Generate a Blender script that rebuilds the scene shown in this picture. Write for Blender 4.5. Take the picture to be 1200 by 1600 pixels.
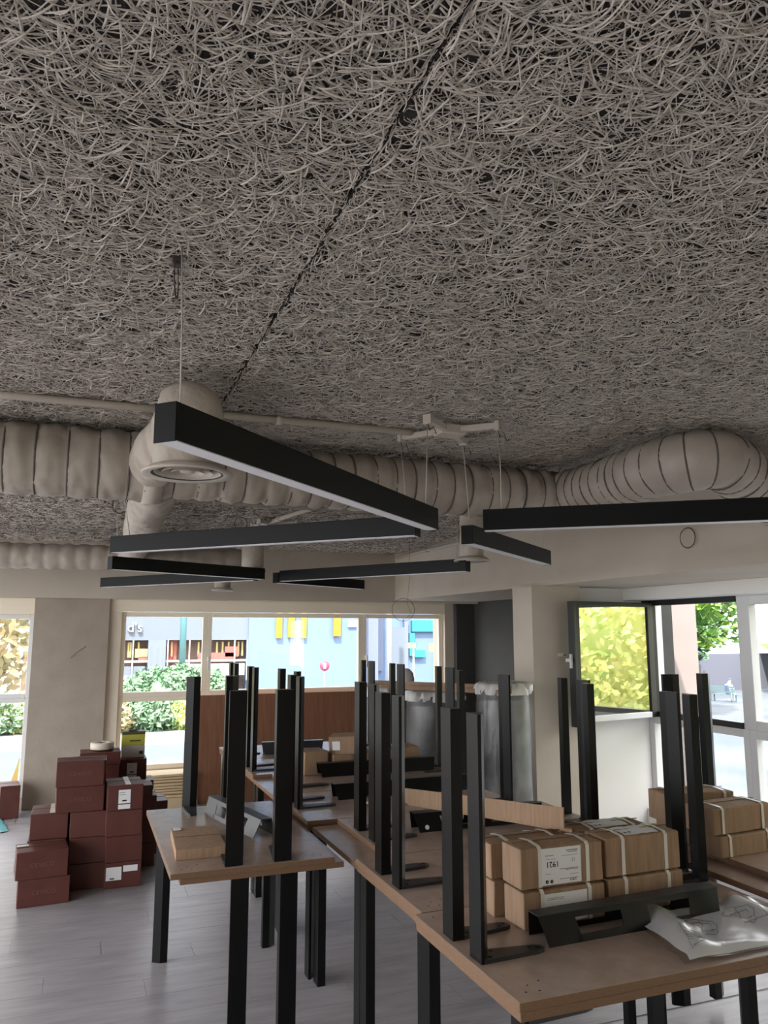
import bpy, bmesh, math, random
import numpy as np
from mathutils import Vector, Matrix, noise
random.seed(7); rng = np.random.default_rng(7)
R = math.radians
for o in list(bpy.data.objects): bpy.data.objects.remove(o)
scene = bpy.context.scene
COL = scene.collection

# ------------------------------------------------------------------ camera, sky, sun, exposure
cam_d = bpy.data.cameras.new('camera'); cam = bpy.data.objects.new('camera', cam_d); COL.objects.link(cam)
cam_d.sensor_fit = 'VERTICAL'; cam_d.sensor_height = 24.0; cam_d.lens = 1220/1600*24.0
cam_d.clip_start = 0.05; cam_d.clip_end = 400
cam.location = (0, 0, 1.73); cam.rotation_euler = (R(90+8.75), 0, R(-21))
scene.camera = cam
world = bpy.data.worlds.new('sky'); scene.world = world; world.use_nodes = True
_bg = world.node_tree.nodes['Background']
_bg.inputs[0].default_value = (0.96, 0.97, 1.0, 1); _bg.inputs[1].default_value = 2.3
sun_d = bpy.data.lights.new('sun', 'SUN'); sun = bpy.data.objects.new('sun', sun_d); COL.objects.link(sun)
sun_d.energy = 4.2; sun_d.angle = R(1.0); sun_d.color = (1.0, 0.95, 0.86)
sun.rotation_euler = Vector((0.40, 0.72, -1.15)).to_track_quat('-Z', 'Y').to_euler()
scene.view_settings.view_transform = 'Standard'
try: scene.view_settings.look = 'None'
except Exception: pass
scene.view_settings.gamma = 1.0; scene.view_settings.use_curve_mapping = False
scene.view_settings.exposure = 1.42
scene.cycles.use_denoising = True
scene.cycles.max_bounces = 10; scene.cycles.diffuse_bounces = 6; scene.cycles.transparent_max_bounces = 16
scene.cycles.sample_clamp_indirect = 6.0; scene.cycles.caustics_reflective = False; scene.cycles.caustics_refractive = False

# ------------------------------------------------------------------ materials
MATS = {}
def mat(name, col, rough=0.6, metal=0.0, spec=0.5, col2=None, scale=20.0, stretch=(1,1,1), bump=0.0, bscale=None, detail=4.0, lo=0.35, hi=0.65, alpha=1.0, coat=0.0):
    m = bpy.data.materials.new(name); m.use_nodes = True; nt = m.node_tree; b = nt.nodes['Principled BSDF']
    b.inputs['Base Color'].default_value = (*col, 1); b.inputs['Roughness'].default_value = rough
    b.inputs['Metallic'].default_value = metal; b.inputs['Specular IOR Level'].default_value = spec
    b.inputs['Alpha'].default_value = alpha
    if coat: b.inputs['Coat Weight'].default_value = coat
    if col2 or bump:
        tc = nt.nodes.new('ShaderNodeTexCoord'); mp = nt.nodes.new('ShaderNodeMapping'); mp.inputs['Scale'].default_value = stretch
        nt.links.new(tc.outputs['Object'], mp.inputs[0])
    if col2:
        n = nt.nodes.new('ShaderNodeTexNoise'); n.inputs['Scale'].default_value = scale; n.inputs['Detail'].default_value = detail
        cr = nt.nodes.new('ShaderNodeValToRGB'); cr.color_ramp.elements[0].position = lo; cr.color_ramp.elements[1].position = hi
        cr.color_ramp.elements[0].color = (*col, 1); cr.color_ramp.elements[1].color = (*col2, 1)
        nt.links.new(mp.outputs[0], n.inputs[0]); nt.links.new(n.outputs[0], cr.inputs[0]); nt.links.new(cr.outputs[0], b.inputs['Base Color'])
    if bump:
        n2 = nt.nodes.new('ShaderNodeTexNoise'); n2.inputs['Scale'].default_value = bscale or scale; n2.inputs['Detail'].default_value = 5
        bp = nt.nodes.new('ShaderNodeBump'); bp.inputs['Strength'].default_value = bump; bp.inputs['Distance'].default_value = 0.01
        nt.links.new(mp.outputs[0], n2.inputs[0]); nt.links.new(n2.outputs[0], bp.inputs['Height']); nt.links.new(bp.outputs[0], b.inputs['Normal'])
    MATS[name] = m; return m
def glassmat(name, gloss, tint=(1,1,1), rough=0.0):
    m = bpy.data.materials.new(name); m.use_nodes = True; nt = m.node_tree; nt.nodes.clear()
    out = nt.nodes.new('ShaderNodeOutputMaterial'); mx = nt.nodes.new('ShaderNodeMixShader'); mx.inputs[0].default_value = gloss
    t = nt.nodes.new('ShaderNodeBsdfTransparent'); t.inputs[0].default_value = (*tint, 1)
    g = nt.nodes.new('ShaderNodeBsdfGlossy'); g.inputs['Roughness'].default_value = rough
    nt.links.new(t.outputs[0], mx.inputs[1]); nt.links.new(g.outputs[0], mx.inputs[2]); nt.links.new(mx.outputs[0], out.inputs[0])
    MATS[name] = m; return m
mat('cream', (0.52,0.46,0.38), 0.85, col2=(0.56,0.50,0.42), scale=3, bump=0.12, bscale=160)
mat('white_wall', (0.86,0.85,0.82), 0.8, bump=0.08, bscale=150)
mat('dark_wall', (0.040,0.040,0.038), 0.75, col2=(0.047,0.046,0.044), scale=4, bump=0.1, bscale=120)
mat('column_paint', (0.35,0.295,0.24), 0.9, col2=(0.39,0.335,0.275), scale=5, bump=0.25, bscale=140)
mat('frame_white', (0.88,0.80,0.65), 0.4)
mat('frame_grey', (0.70,0.70,0.70), 0.35)
mat('gasket', (0.012,0.012,0.012), 0.45)
mat('floor_vinyl', (0.265,0.25,0.265), 0.33, col2=(0.375,0.36,0.375), scale=3.0, stretch=(1.0,7,1), bump=0.10, bscale=30, lo=0.3, hi=0.7)
mat('panel_gap_shade', (0.045,0.042,0.04), 0.95, col2=(0.07,0.065,0.06), scale=60, bump=0.6, bscale=220)  # near-black panel colour paints in the shade of gaps between strands
mat('strand', (0.46,0.42,0.375), 0.85, col2=(0.64,0.59,0.535), scale=40)
mat('black_metal', (0.004,0.0043,0.0045), 0.30, spec=0.22, bump=0.02, bscale=400)
mat('hole', (0.002,0.002,0.002), 0.9)
mat('grey_metal', (0.022,0.023,0.024), 0.42, spec=0.5, bump=0.05, bscale=300)
mat('mdf', (0.35,0.255,0.205), 0.27, spec=0.65, col2=(0.41,0.305,0.25), scale=14, bump=0.04, bscale=250)
mat('mdf_edge', (0.155,0.085,0.045), 0.7, col2=(0.19,0.11,0.06), scale=60, stretch=(1,1,8))
mat('cardboard', (0.29,0.185,0.112), 0.8, col2=(0.36,0.235,0.148), scale=10, stretch=(6,6,0.6), bump=0.12, bscale=30)
mat('cardboard_inner', (0.20,0.12,0.07), 0.85)
mat('red_card', (0.082,0.020,0.014), 0.55, col2=(0.10,0.026,0.018), scale=9, bump=0.08, bscale=40)
mat('red_print', (0.17,0.075,0.06), 0.7)
mat('paper', (0.80,0.80,0.80), 0.6)
mat('ink', (0.02,0.02,0.022), 0.7)
mat('ink_grey', (0.22,0.22,0.23), 0.7)
mat('strap', (0.72,0.68,0.62), 0.3)
mat('duct_wrap', (0.36,0.315,0.265), 0.5, col2=(0.44,0.39,0.335), scale=6, bump=0.35, bscale=14)
mat('duct_plaster', (0.46,0.41,0.35), 0.85, col2=(0.34,0.27,0.22), scale=9, bump=0.5, bscale=45, lo=0.45, hi=0.8)
mat('painted_steel', (0.50,0.45,0.39), 0.5)
mat('lamp_black', (0.004,0.0043,0.0045), 0.5, spec=0.18)
mat('diffuser', (0.86,0.86,0.92), 0.5)
mat('cable', (0.50,0.47,0.42), 0.45)
mat('wire_dark', (0.06,0.05,0.045), 0.5)
mat('plywood', (0.20,0.085,0.042), 0.55, col2=(0.255,0.115,0.06), scale=3.5, stretch=(8,8,0.6), bump=0.05, bscale=40)
mat('plywood_edge', (0.42,0.27,0.15), 0.7)
mat('foil', (0.07,0.072,0.074), 0.42, metal=0.0, col2=(0.20,0.20,0.205), scale=5, bump=0.5, bscale=9, lo=0.4, hi=0.8)
mat('foil_white', (0.62,0.62,0.62), 0.35, bump=0.7, bscale=11)
mat('plastic_white', (0.75,0.74,0.72), 0.3, bump=0.4, bscale=25)
mat('tape_roll', (0.62,0.55,0.44), 0.6)
mat('bag_yellow', (0.42,0.40,0.05), 0.5); mat('bag_grey', (0.45,0.42,0.38), 0.5); mat('bag_dark', (0.06,0.06,0.03), 0.5)
mat('tarp', (0.05,0.30,0.33), 0.5, bump=0.4, bscale=12)
mat('sheet_wood', (0.60,0.46,0.28), 0.7)
# outdoors
mat('asphalt', (0.085,0.115,0.17), 0.85, col2=(0.10,0.13,0.185), scale=2)
mat('pavement', (0.21,0.215,0.22), 0.85, col2=(0.26,0.26,0.26), scale=0.4)
mat('plaza', (0.062,0.082,0.104), 0.85, col2=(0.10,0.112,0.125), scale=0.35)
mat('facade_grey', (0.155,0.185,0.225), 0.8); mat('facade_blue', (0.145,0.215,0.335), 0.8)
mat('facade_lilac', (0.17,0.20,0.29), 0.8); mat('shop_brown', (0.26,0.17,0.13), 0.8); mat('shop_red', (0.42,0.11,0.09), 0.7)
mat('sign_yellow', (0.50,0.36,0.008), 0.5); mat('sign_orange', (0.50,0.24,0.015), 0.5); mat('sign_white', (0.5,0.5,0.5), 0.5); mat('lamp_cream', (0.52,0.42,0.16), 0.5)
mat('teal_pole', (0.11,0.25,0.27), 0.6); mat('sign_cyan', (0.03,0.25,0.30), 0.5); mat('sign_red', (0.45,0.07,0.12), 0.5)
mat('leaf_green', (0.10,0.21,0.11), 0.7, col2=(0.18,0.29,0.17), scale=1.2); mat('leaf_yellow', (0.74,0.64,0.20), 0.7, col2=(0.52,0.66,0.22), scale=0.8)
mat('leaf_lime', (0.20,0.34,0.035), 0.7, col2=(0.08,0.21,0.06), scale=0.8); mat('leaf_autumn', (0.44,0.33,0.17), 0.7, col2=(0.40,0.38,0.20), scale=0.8)
mat('bark', (0.20,0.15,0.11), 0.9); mat('lawn', (0.08,0.15,0.03), 0.9, col2=(0.10,0.165,0.05), scale=1)
mat('pink_wall', (0.225,0.185,0.175), 0.85, col2=(0.245,0.20,0.19), scale=2, bump=0.1, bscale=30); mat('stone_grey', (0.12,0.125,0.16), 0.85)
mat('bench_green', (0.10,0.16,0.17), 0.6); mat('skin', (0.55,0.34,0.25), 0.6); mat('cloth_white', (0.75,0.75,0.75), 0.8); mat('cloth_blue', (0.06,0.09,0.18), 0.8); mat('cloth_pink', (0.75,0.35,0.32), 0.8)
mat('cord', (0.12,0.10,0.085), 0.7)
glassmat('glass', 0.05); glassmat('glass_coated', 0.62, (0.96,1.0,0.96)); glassmat('clear_plastic', 0.22, (0.97,0.97,0.97), 0.18); glassmat('thin_wrap', 0.10, (0.96,0.96,0.96), 0.32)

# ------------------------------------------------------------------ mesh helpers
class MB:
    def __init__(s): s.v = []; s.f = []; s.m = []; s.smooth = []
    def add(s, vs, fs, mi=0, smooth=False, M=None):
        n = len(s.v)
        if M is not None: vs = [M @ Vector(v) for v in vs]
        s.v += [tuple(v) for v in vs]
        for f in fs: s.f.append(tuple(i+n for i in f)); s.m.append(mi); s.smooth.append(smooth)
        return s
    def box(s, a, b, mi=0, M=None):
        x0,y0,z0 = a; x1,y1,z1 = b
        vs = [(x0,y0,z0),(x1,y0,z0),(x1,y1,z0),(x0,y1,z0),(x0,y0,z1),(x1,y0,z1),(x1,y1,z1),(x0,y1,z1)]
        return s.add(vs, [(0,3,2,1),(4,5,6,7),(0,1,5,4),(1,2,6,5),(2,3,7,6),(3,0,4,7)], mi, False, M)
    def prism(s, poly, z0, z1, mi=0, M=None):
        n = len(poly); vs = [(x,y,z0) for x,y in poly] + [(x,y,z1) for x,y in poly]
        fs = [tuple(range(n))[::-1], tuple(range(n, 2*n))] + [(i,(i+1)%n,n+(i+1)%n,n+i) for i in range(n)]
        return s.add(vs, fs, mi, False, M)
    def tube(s, pts, r, seg=8, mi=0, caps=True, M=None):
        pts = [Vector(p) for p in pts]; n = len(pts); rs = r if isinstance(r, (list, tuple)) else [r]*n
        vs = []; t0 = (pts[1]-pts[0]).normalized()
        u = t0.orthogonal().normalized()
        for i, p in enumerate(pts):
            t = (pts[min(i+1,n-1)]-pts[max(i-1,0)])
            if t.length < 1e-9: t = t0
            t.normalize(); u = (u - t*u.dot(t)); u = u.normalized() if u.length > 1e-6 else t.orthogonal().normalized()
            w = t.cross(u)
            for k in range(seg):
                a = 2*math.pi*k/seg; vs.append(p + (u*math.cos(a)+w*math.sin(a))*rs[i])
        fs = [(i*seg+k, i*seg+(k+1)%seg, (i+1)*seg+(k+1)%seg, (i+1)*seg+k) for i in range(n-1) for k in range(seg)]
        if caps: fs += [tuple(range(seg))[::-1], tuple(range((n-1)*seg, n*seg))]
        return s.add(vs, fs, mi, True, M)
    def lathe(s, prof, seg=32, mi=0, c=(0,0,0), caps=False, M=None, jit=None):
        vs = []; n = len(prof)
        for r, z in prof:
            for k in range(seg):
                a = 2*math.pi*k/seg; rr = r + (jit(a, z) if jit else 0)
                vs.append((c[0]+rr*math.cos(a), c[1]+rr*math.sin(a), c[2]+z))
        fs = [(i*seg+k, i*seg+(k+1)%seg, (i+1)*seg+(k+1)%seg, (i+1)*seg+k) for i in range(n-1) for k in range(seg)]
        if caps: fs += [tuple(range(seg))[::-1], tuple(range((n-1)*seg, n*seg))]
        return s.add(vs, fs, mi, True, M)
    def mesh(s, name, mats):
        me = bpy.data.meshes.new(name); me.from_pydata(s.v, [], s.f)
        for m in (mats if isinstance(mats, (list, tuple)) else [mats]): me.materials.append(MATS[m])
        me.polygons.foreach_set('material_index', s.m); me.polygons.foreach_set('use_smooth', s.smooth); me.update()
        return me
    def build(s, name, mats, parent=None, loc=None, bevel=0):
        o = bpy.data.objects.new(name, s.mesh(name, mats)); COL.objects.link(o)
        if parent is not None: o.parent = parent
        if loc is not None: o.location = loc
        if bevel:
            md = o.modifiers.new('bevel', 'BEVEL'); md.width = bevel; md.segments = 2; md.limit_method = 'ANGLE'; md.angle_limit = R(40)
        return o
def obj(name, me, parent=None, loc=(0,0,0), rz=0):
    o = bpy.data.objects.new(name, me); COL.objects.link(o); o.location = loc; o.rotation_euler = (0,0,rz)
    if parent is not None: o.parent = parent
    return o
def empty(name, loc=(0,0,0), rz=0):
    o = bpy.data.objects.new(name, None); COL.objects.link(o); o.location = loc; o.rotation_euler = (0,0,rz); o.empty_display_size = 0.1; return o
def tag(o, label, cat, group=None):
    o['label'] = label; o['category'] = cat
    if group: o['group'] = group
    return o
def struct(o, label=None):
    o['kind'] = 'structure'
    if label: o['label'] = label
    return o
def text_mesh(txt, size, ext=0.0, spacing=1.0):
    cu = bpy.data.curves.new('t', 'FONT'); cu.body = txt; cu.size = size; cu.extrude = ext; cu.align_x = 'CENTER'; cu.align_y = 'CENTER'; cu.space_character = spacing
    ob = bpy.data.objects.new('t', cu); COL.objects.link(ob)
    dg = bpy.context.evaluated_depsgraph_get(); me = bpy.data.meshes.new_from_object(ob.evaluated_get(dg))
    bpy.data.objects.remove(ob); bpy.data.curves.remove(cu); return me
def text(name, txt, size, m, parent, M, ext=0.0005, spacing=1.0):
    me = text_mesh(txt, size, ext, spacing); me.transform(M); me.materials.clear(); me.materials.append(MATS[m]); return obj(name, me, parent)
def frameM(origin, ux, uy):
    ux = Vector(ux).normalized(); uy = Vector(uy).normalized(); uz = ux.cross(uy)
    M = Matrix.Identity(4)
    for i, a in enumerate((ux, uy, uz)): M[0][i], M[1][i], M[2][i] = a
    M[0][3], M[1][3], M[2][3] = origin; return M

CZ = 2.65      # ceiling
# ------------------------------------------------------------------ floor with planks
fl = MB().box((-3.4,-1.6,-0.30),(4.9,9.2,-0.004)).build('floor', 'floor_vinyl'); struct(fl, 'grey-brown wood-look vinyl floor')
PL, PW = 1.22, 0.20
plank_me = MB().prism([(0.001,0.001),(PL-0.001,0.001),(PL-0.001,PW-0.001),(0.001,PW-0.001)], -0.004, 0.0).mesh('plank', 'floor_vinyl')
for j in range(0, 28):
    y = 3.2 + j*PW; off = (j*0.47) % PL
    for i in range(-2, 4):
        x = i*PL - off + 0.3
        if x > 3.0 or x + PL < -1.6: continue
        obj('plank', plank_me, fl, (x, y, 0))
# ------------------------------------------------------------------ ceiling: panels and wood-wool strands
ce = MB().box((-3.4,-1.6,CZ+0.03),(4.9,9.2,CZ+0.30)).build('ceiling', 'cream'); struct(ce, 'wood-wool acoustic panel ceiling')
GX, GY, PXW, PYW = 0.48, 1.345, 1.215, 0.605
pan_me = MB().box((0.004,0.004,0.0),(PXW-0.004,PYW-0.004,0.03)).mesh('ceiling_panel', 'panel_gap_shade')
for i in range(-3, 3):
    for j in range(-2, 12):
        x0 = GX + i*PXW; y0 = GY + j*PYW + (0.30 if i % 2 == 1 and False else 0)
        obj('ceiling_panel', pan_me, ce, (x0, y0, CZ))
def strands(name, xr, yr, dens, w, lr, npt, ridge, depth=0.016):
    area = (xr[1]-xr[0])*(yr[1]-yr[0]); n = int(area*dens)
    cx = rng.uniform(*xr, n); cy = rng.uniform(*yr, n)
    L = rng.uniform(*lr, n); a0 = rng.normal(0.0, 0.9, n); flip = rng.random(n) < 0.7
    a0 = np.where(flip, rng.uniform(0, math.pi, n), a0)
    curv = rng.normal(0, 2.6, n)
    # keep the joints between the panels open
    ts = np.linspace(-0.5, 0.5, npt)
    zc = CZ - rng.uniform(0.0, depth, n); dz = rng.normal(0, 0.004, n); bow = -rng.uniform(0.002, 0.012, n)
    ww = w*rng.uniform(0.6, 1.25, n); roll = rng.normal(0, 0.5, n)
    ang = a0[:,None] + curv[:,None]*(L[:,None]*ts[None,:])
    step = L[:,None]/(npt-1)
    px = np.cumsum(np.cos(ang)*step, 1); py = np.cumsum(np.sin(ang)*step, 1)
    px = px - px.mean(1, keepdims=True) + cx[:,None]; py = py - py.mean(1, keepdims=True) + cy[:,None]
    gx = GX + np.round((cx-GX-PXW/2)/PXW)*PXW; gy = GY + np.round((cy-GY-PYW/2)/PYW)*PYW
    px = np.clip(px, gx[:,None]+0.006, gx[:,None]+PXW-0.006); py = np.clip(py, gy[:,None]+0.005, gy[:,None]+PYW-0.005)
    pz = zc[:,None] + dz[:,None]*ts[None,:]*2 + bow[:,None]*(1-(2*ts[None,:])**2); pz = np.minimum(pz, CZ-0.0005)
    nx, ny = -np.sin(ang), np.cos(ang); hw = (ww/2)[:,None]
    c, s_ = np.cos(roll)[:,None], np.sin(roll)[:,None]
    A = np.stack([px-nx*hw*c, py-ny*hw*c, pz-hw*s_], -1); B = np.stack([px+nx*hw*c, py+ny*hw*c, pz+hw*s_], -1)
    rows = [A, B]
    if ridge: rows = [A, np.stack([px+nx*hw*s_*0.6, py+ny*hw*s_*0.6, pz-hw*0.75], -1), B]
    k = len(rows); V = np.stack(rows, 2).reshape(n, npt*k, 3)
    f = []
    for i in range(npt-1):
        for q in range(k-1): f.append((i*k+q, (i+1)*k+q, (i+1)*k+q+1, i*k+q+1))
    f = np.array(f); Fs = (f[None] + (np.arange(n)*npt*k)[:,None,None]).reshape(-1, 4)
    V = V.reshape(-1, 3)
    me = bpy.data.meshes.new(name); me.vertices.add(len(V)); me.vertices.foreach_set('co', V.astype(np.float32).ravel())
    me.loops.add(Fs.size); me.loops.foreach_set('vertex_index', Fs.astype(np.int32).ravel())
    me.polygons.add(len(Fs)); me.polygons.foreach_set('loop_start', np.arange(0, Fs.size, 4, dtype=np.int32)); me.polygons.foreach_set('loop_total', np.full(len(Fs), 4, np.int32))
    me.update(calc_edges=True); me.materials.append(MATS['strand'])
    o = obj(name, me, ce); o['kind'] = 'stuff'; return o
strands('wood_wool', (-0.75, 2.75), (0.45, 2.0), 6600, 0.0031, (0.035, 0.12), 6, True)
strands('wood_wool', (-1.3, 3.4), (2.0, 3.6), 6200, 0.0034, (0.035, 0.11), 4, True)
strands('wood_wool', (-2.6, 3.4), (3.6, 8.5), 3000, 0.0055, (0.04, 0.10), 3, False)

# ------------------------------------------------------------------ beams, walls, column
tb = MB().box((-3.4,8.62,2.075),(3.62,9.15,CZ+0.03)).build('trim_1', 'cream'); struct(tb, 'cream plastered beam over the far windows')
tb2 = MB().box((3.45,-1.6,2.10),(4.35,8.62,CZ+0.03)).build('trim_2', 'cream'); struct(tb2, 'cream plastered beam along the right side')
tb3 = MB().box((3.62,8.62,2.075),(4.9,9.15,CZ+0.03)).build('trim_3', 'cream'); struct(tb3, 'cream beam end over the dark recess')
tb4 = MB().box((4.35,-1.6,2.0),(4.75,5.6,CZ+0.03)).build('trim_4', 'white_wall'); struct(tb4, 'white lintel over the right windows')
cl = MB().box((-0.45,8.74,-0.004),(0.27,9.15,2.075)).build('wall_far', 'column_paint'); struct(cl, 'beige plastered wall pier between the far windows')
wj = MB().box((4.18,8.80,-0.004),(4.30,9.15,2.075)).build('trim_5', 'cream'); struct(wj, 'cream jamb right of the far window')
wd = MB().box((4.30,8.72,-0.004),(4.9,9.15,2.075)).box((4.55,5.62,-0.004),(4.9,8.72,2.10)).build('wall_dark', 'dark_wall'); struct(wd, 'dark grey painted recess wall beside the far window')
so = MB().box((4.35,5.6,2.10),(4.9,8.62,CZ+0.03)).build('trim_6', 'cream'); struct(so, 'cream soffit above the dark wall')
wc = MB().box((3.36,5.45,-0.004),(3.82,5.75,2.10)).build('wall_right', 'cream'); struct(wc, 'cream wall pier beside the open window')
wb = MB().box((-3.4,-1.6,-0.004),(4.9,-1.5,CZ+.03)).build('wall_back_added', 'cream'); struct(wb, 'added unseen cream wall behind the viewpoint, cutting front light')  # added out of view to hold back light from behind the camera
wr = MB().box((3.82,5.58,-0.004),(4.75,5.75,2.10)).build('wall_return', 'white_wall'); struct(wr, 'white return wall behind the open sash')

def window(name, label, fm, boxes, panes, extra=None):
    r = empty(name); struct(r, label)
    for a, b in boxes: MB().box(a, b).build('window_frame', fm, r, bevel=0.004)
    for a, b in panes: MB().box(a, b).build('pane', 'glass', r)
    return r
Yw = 8.9
def far_frame(x0, x1, z0, z1, t=0.05, d=0.06, y=Yw):
    return [((x0,y-d/2,z0),(x0+t,y+d/2,z1)), ((x1-t,y-d/2,z0),(x1,y+d/2,z1)), ((x0+t,y-d/2,z1-t),(x1-t,y+d/2,z1)), ((x0+t,y-d/2,z0),(x1-t,y+d/2,z0+t))]
bx = far_frame(0.40,1.31,1.05,1.945) + far_frame(1.31,3.13,1.05,1.945) + far_frame(3.13,4.18,1.05,1.945) + far_frame(0.40,1.31,0.30,1.05) + far_frame(1.31,3.13,0.30,1.05) + far_frame(3.13,4.18,0.30,1.05)
pn = [((x0+.05,Yw-.006,z0+.05),(x1-.05,Yw+.006,z1-.05)) for x0,x1 in ((.40,1.31),(1.31,3.13),(3.13,4.18)) for z0,z1 in ((1.05,1.945),(.30,1.05))]
w2 = window('window_2', 'wide cream-framed far window looking at the restaurant', 'frame_white', bx, pn)
MB().box((0.27,8.80,1.95),(4.18,8.95,2.075)).build('shutter_box', 'frame_white', w2)
MB().box((0.27,8.82,-0.004),(0.40,9.15,1.95)).build('jamb', 'frame_white', w2)
MB().box((0.40,8.86,-0.004),(4.18,9.15,0.30)).build('sill_wall', 'cream', w2)
for hx in (1.315, 3.16): MB().box((hx,8.835,1.42),(hx+.025,8.87,1.46)).box((hx+.004,8.815,1.32),(hx+.021,8.835,1.46)).build('handle', 'frame_grey', w2, bevel=0.003)
bx = far_frame(-1.7,-0.45,1.07,1.91,0.045) + far_frame(-1.7,-0.45,0.10,1.07,0.045)
w1 = window('window_1', 'far window at the left edge with greyish rails', 'frame_grey', bx, [((-1.65,Yw-.006,1.12),(-.5,Yw+.006,1.86)),((-1.65,Yw-.006,.15),(-.5,Yw+.006,1.02))])
MB().box((-3.4,8.80,1.91),(-0.45,8.95,2.075)).build('shutter_box', 'frame_white', w1)
MB().box((-3.4,8.86,-0.004),(-0.45,9.15,0.10)).build('sill_wall', 'cream', w1)
wfl = MB().box((-3.4,8.80,0.1),(-1.7,9.15,1.91)).build('wall_left_end', 'column_paint'); struct(wfl, 'beige wall left of the far windows')
# right window, plane X = 4.6
XW = 4.6
def side_frame(y0, y1, z0, z1, t=0.05, d=0.07):
    return [((XW-d/2,y0,z0),(XW+d/2,y0+t,z1)), ((XW-d/2,y1-t,z0),(XW+d/2,y1,z1)), ((XW-d/2,y0+t,z1-t),(XW+d/2,y1-t,z1)), ((XW-d/2,y0+t,z0),(XW+d/2,y1-t,z0+t))]
bx = side_frame(4.50,5.58,0.28,1.03,0.06)+side_frame(3.35,4.50,1.03,2.0,0.07)+side_frame(3.35,4.50,0.28,1.03,0.06)+side_frame(2.2,3.35,1.03,2.0,0.07)+side_frame(2.2,3.35,0.28,1.03,0.06)
bx += [((XW-.03,4.50,1.03),(XW+.03,4.55,2.0))]
pn = [((XW-.006,4.56,.34),(XW+.006,5.52,.97)),((XW-.006,3.42,1.1),(XW+.006,4.43,1.93)),((XW-.006,3.41,.34),(XW+.006,4.44,.97)),((XW-.006,2.27,1.1),(XW+.006,3.28,1.93)),((XW-.006,2.26,.34),(XW+.006,3.29,.97))]
w3 = window('window_3', 'right-hand window with one open casement bay', 'frame_grey', bx, pn)
MB().box((XW-.05,4.55,1.03),(XW+.02,5.58,1.075)).build('gasket_rail', 'gasket', w3)
MB().box((XW-.04,4.55,1.955),(XW+.03,5.58,2.0)).build('gasket_rail', 'gasket', w3)
MB().box((XW-.06,5.50,1.03),(XW+.02,5.58,2.0)).build('gasket_jamb', 'gasket', w3)
MB().box((XW-.1,2.2,-0.004),(XW+.2,5.58,0.28)).build('sill_wall', 'white_wall', w3)
# open sash: hinge (4.55,5.48) to free edge (3.62,5.30)
sa = empty('window_4', (4.54,5.47,0)); struct(sa, 'black-edged casement sash swung open into the room')
sd = Vector((3.62-4.54, 5.30-5.47, 0)); SL = sd.length; sa.rotation_euler = (0,0,math.atan2(sd.y, sd.x))
zs0, zs1 = 1.03, 1.975
for a, b in (((0,-.02,zs0),(.06,.02,zs1)), ((SL-.075,-.02,zs0),(SL-.02,.02,zs1)), ((.06,-.02,zs1-.035),(SL-.075,.02,zs1))): MB().box(a,b).build('sash_frame','gasket',sa,bevel=.003)
MB().box((.06,-.02,zs0),(SL-.075,.02,zs0+.045)).build('sash_rail','frame_grey',sa,bevel=.003)
MB().box((SL-.02,-.035,zs0-.03),(SL,.035,zs1)).build('sash_edge','gasket',sa,bevel=.003)
MB().box((.06,-.005,zs0+.045),(SL-.075,.005,zs1-.035)).build('pane','glass_coated',sa)
MB().box((SL,-.008,1.45),(SL+.022,.008,1.56)).box((SL+.022,-.012,1.50),(SL+.06,.012,1.525)).build('lock_hardware','frame_grey',sa,bevel=.002)

# ------------------------------------------------------------------ tables
L_LEG = 0.715; TH = 0.025; ZL = 0.74; LW = 0.0375
_leg_cache = {}
def leg_meshes(i, q, up):
    key = (i, q, up)
    if key in _leg_cache: return _leg_cache[key]
    iv = Vector((*i, 0)); qv = Vector((*q, 0)); M = Matrix.Identity(4)
    for k, a in enumerate((iv, qv, Vector((0,0,1 if up else -1)))): M[0][k], M[1][k], M[2][k] = a
    flip = M.to_3x3().determinant() < 0
    def fin(mb, name, mats):
        mb.v = [tuple(M @ Vector(v)) for v in mb.v]
        if flip: mb.f = [f[::-1] for f in mb.f]
        return mb.mesh(name, mats)
    prof = [(0,-LW),(0.012,-LW),(0.040,0.0),(0.040,LW),(0,LW)]
    a = MB().prism(prof, 0.0, L_LEG)
    leg = fin(a, 'leg', 'black_metal')
    p = MB().prism([(0.013,-LW),(0.20,-LW*0.75),(0.225,-LW*0.55),(0.225,0.004),(0.205,0.016),(0.041,LW)], 0.0, 0.012)
    for hx, hy, hr in ((0.036,-0.022,0.008),(0.06,0.018,0.006),(0.185,0.002,0.006),(0.205,-0.010,0.007)):
        p.add([(hx+hr*math.cos(t*math.pi/5), hy+hr*math.sin(t*math.pi/5), 0.0124) for t in range(10)], [tuple(range(10))], 1)
    plate = fin(p, 'mounting_plate', ['grey_metal', 'hole'])
    _leg_cache[key] = (leg, plate); return leg, plate
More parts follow.
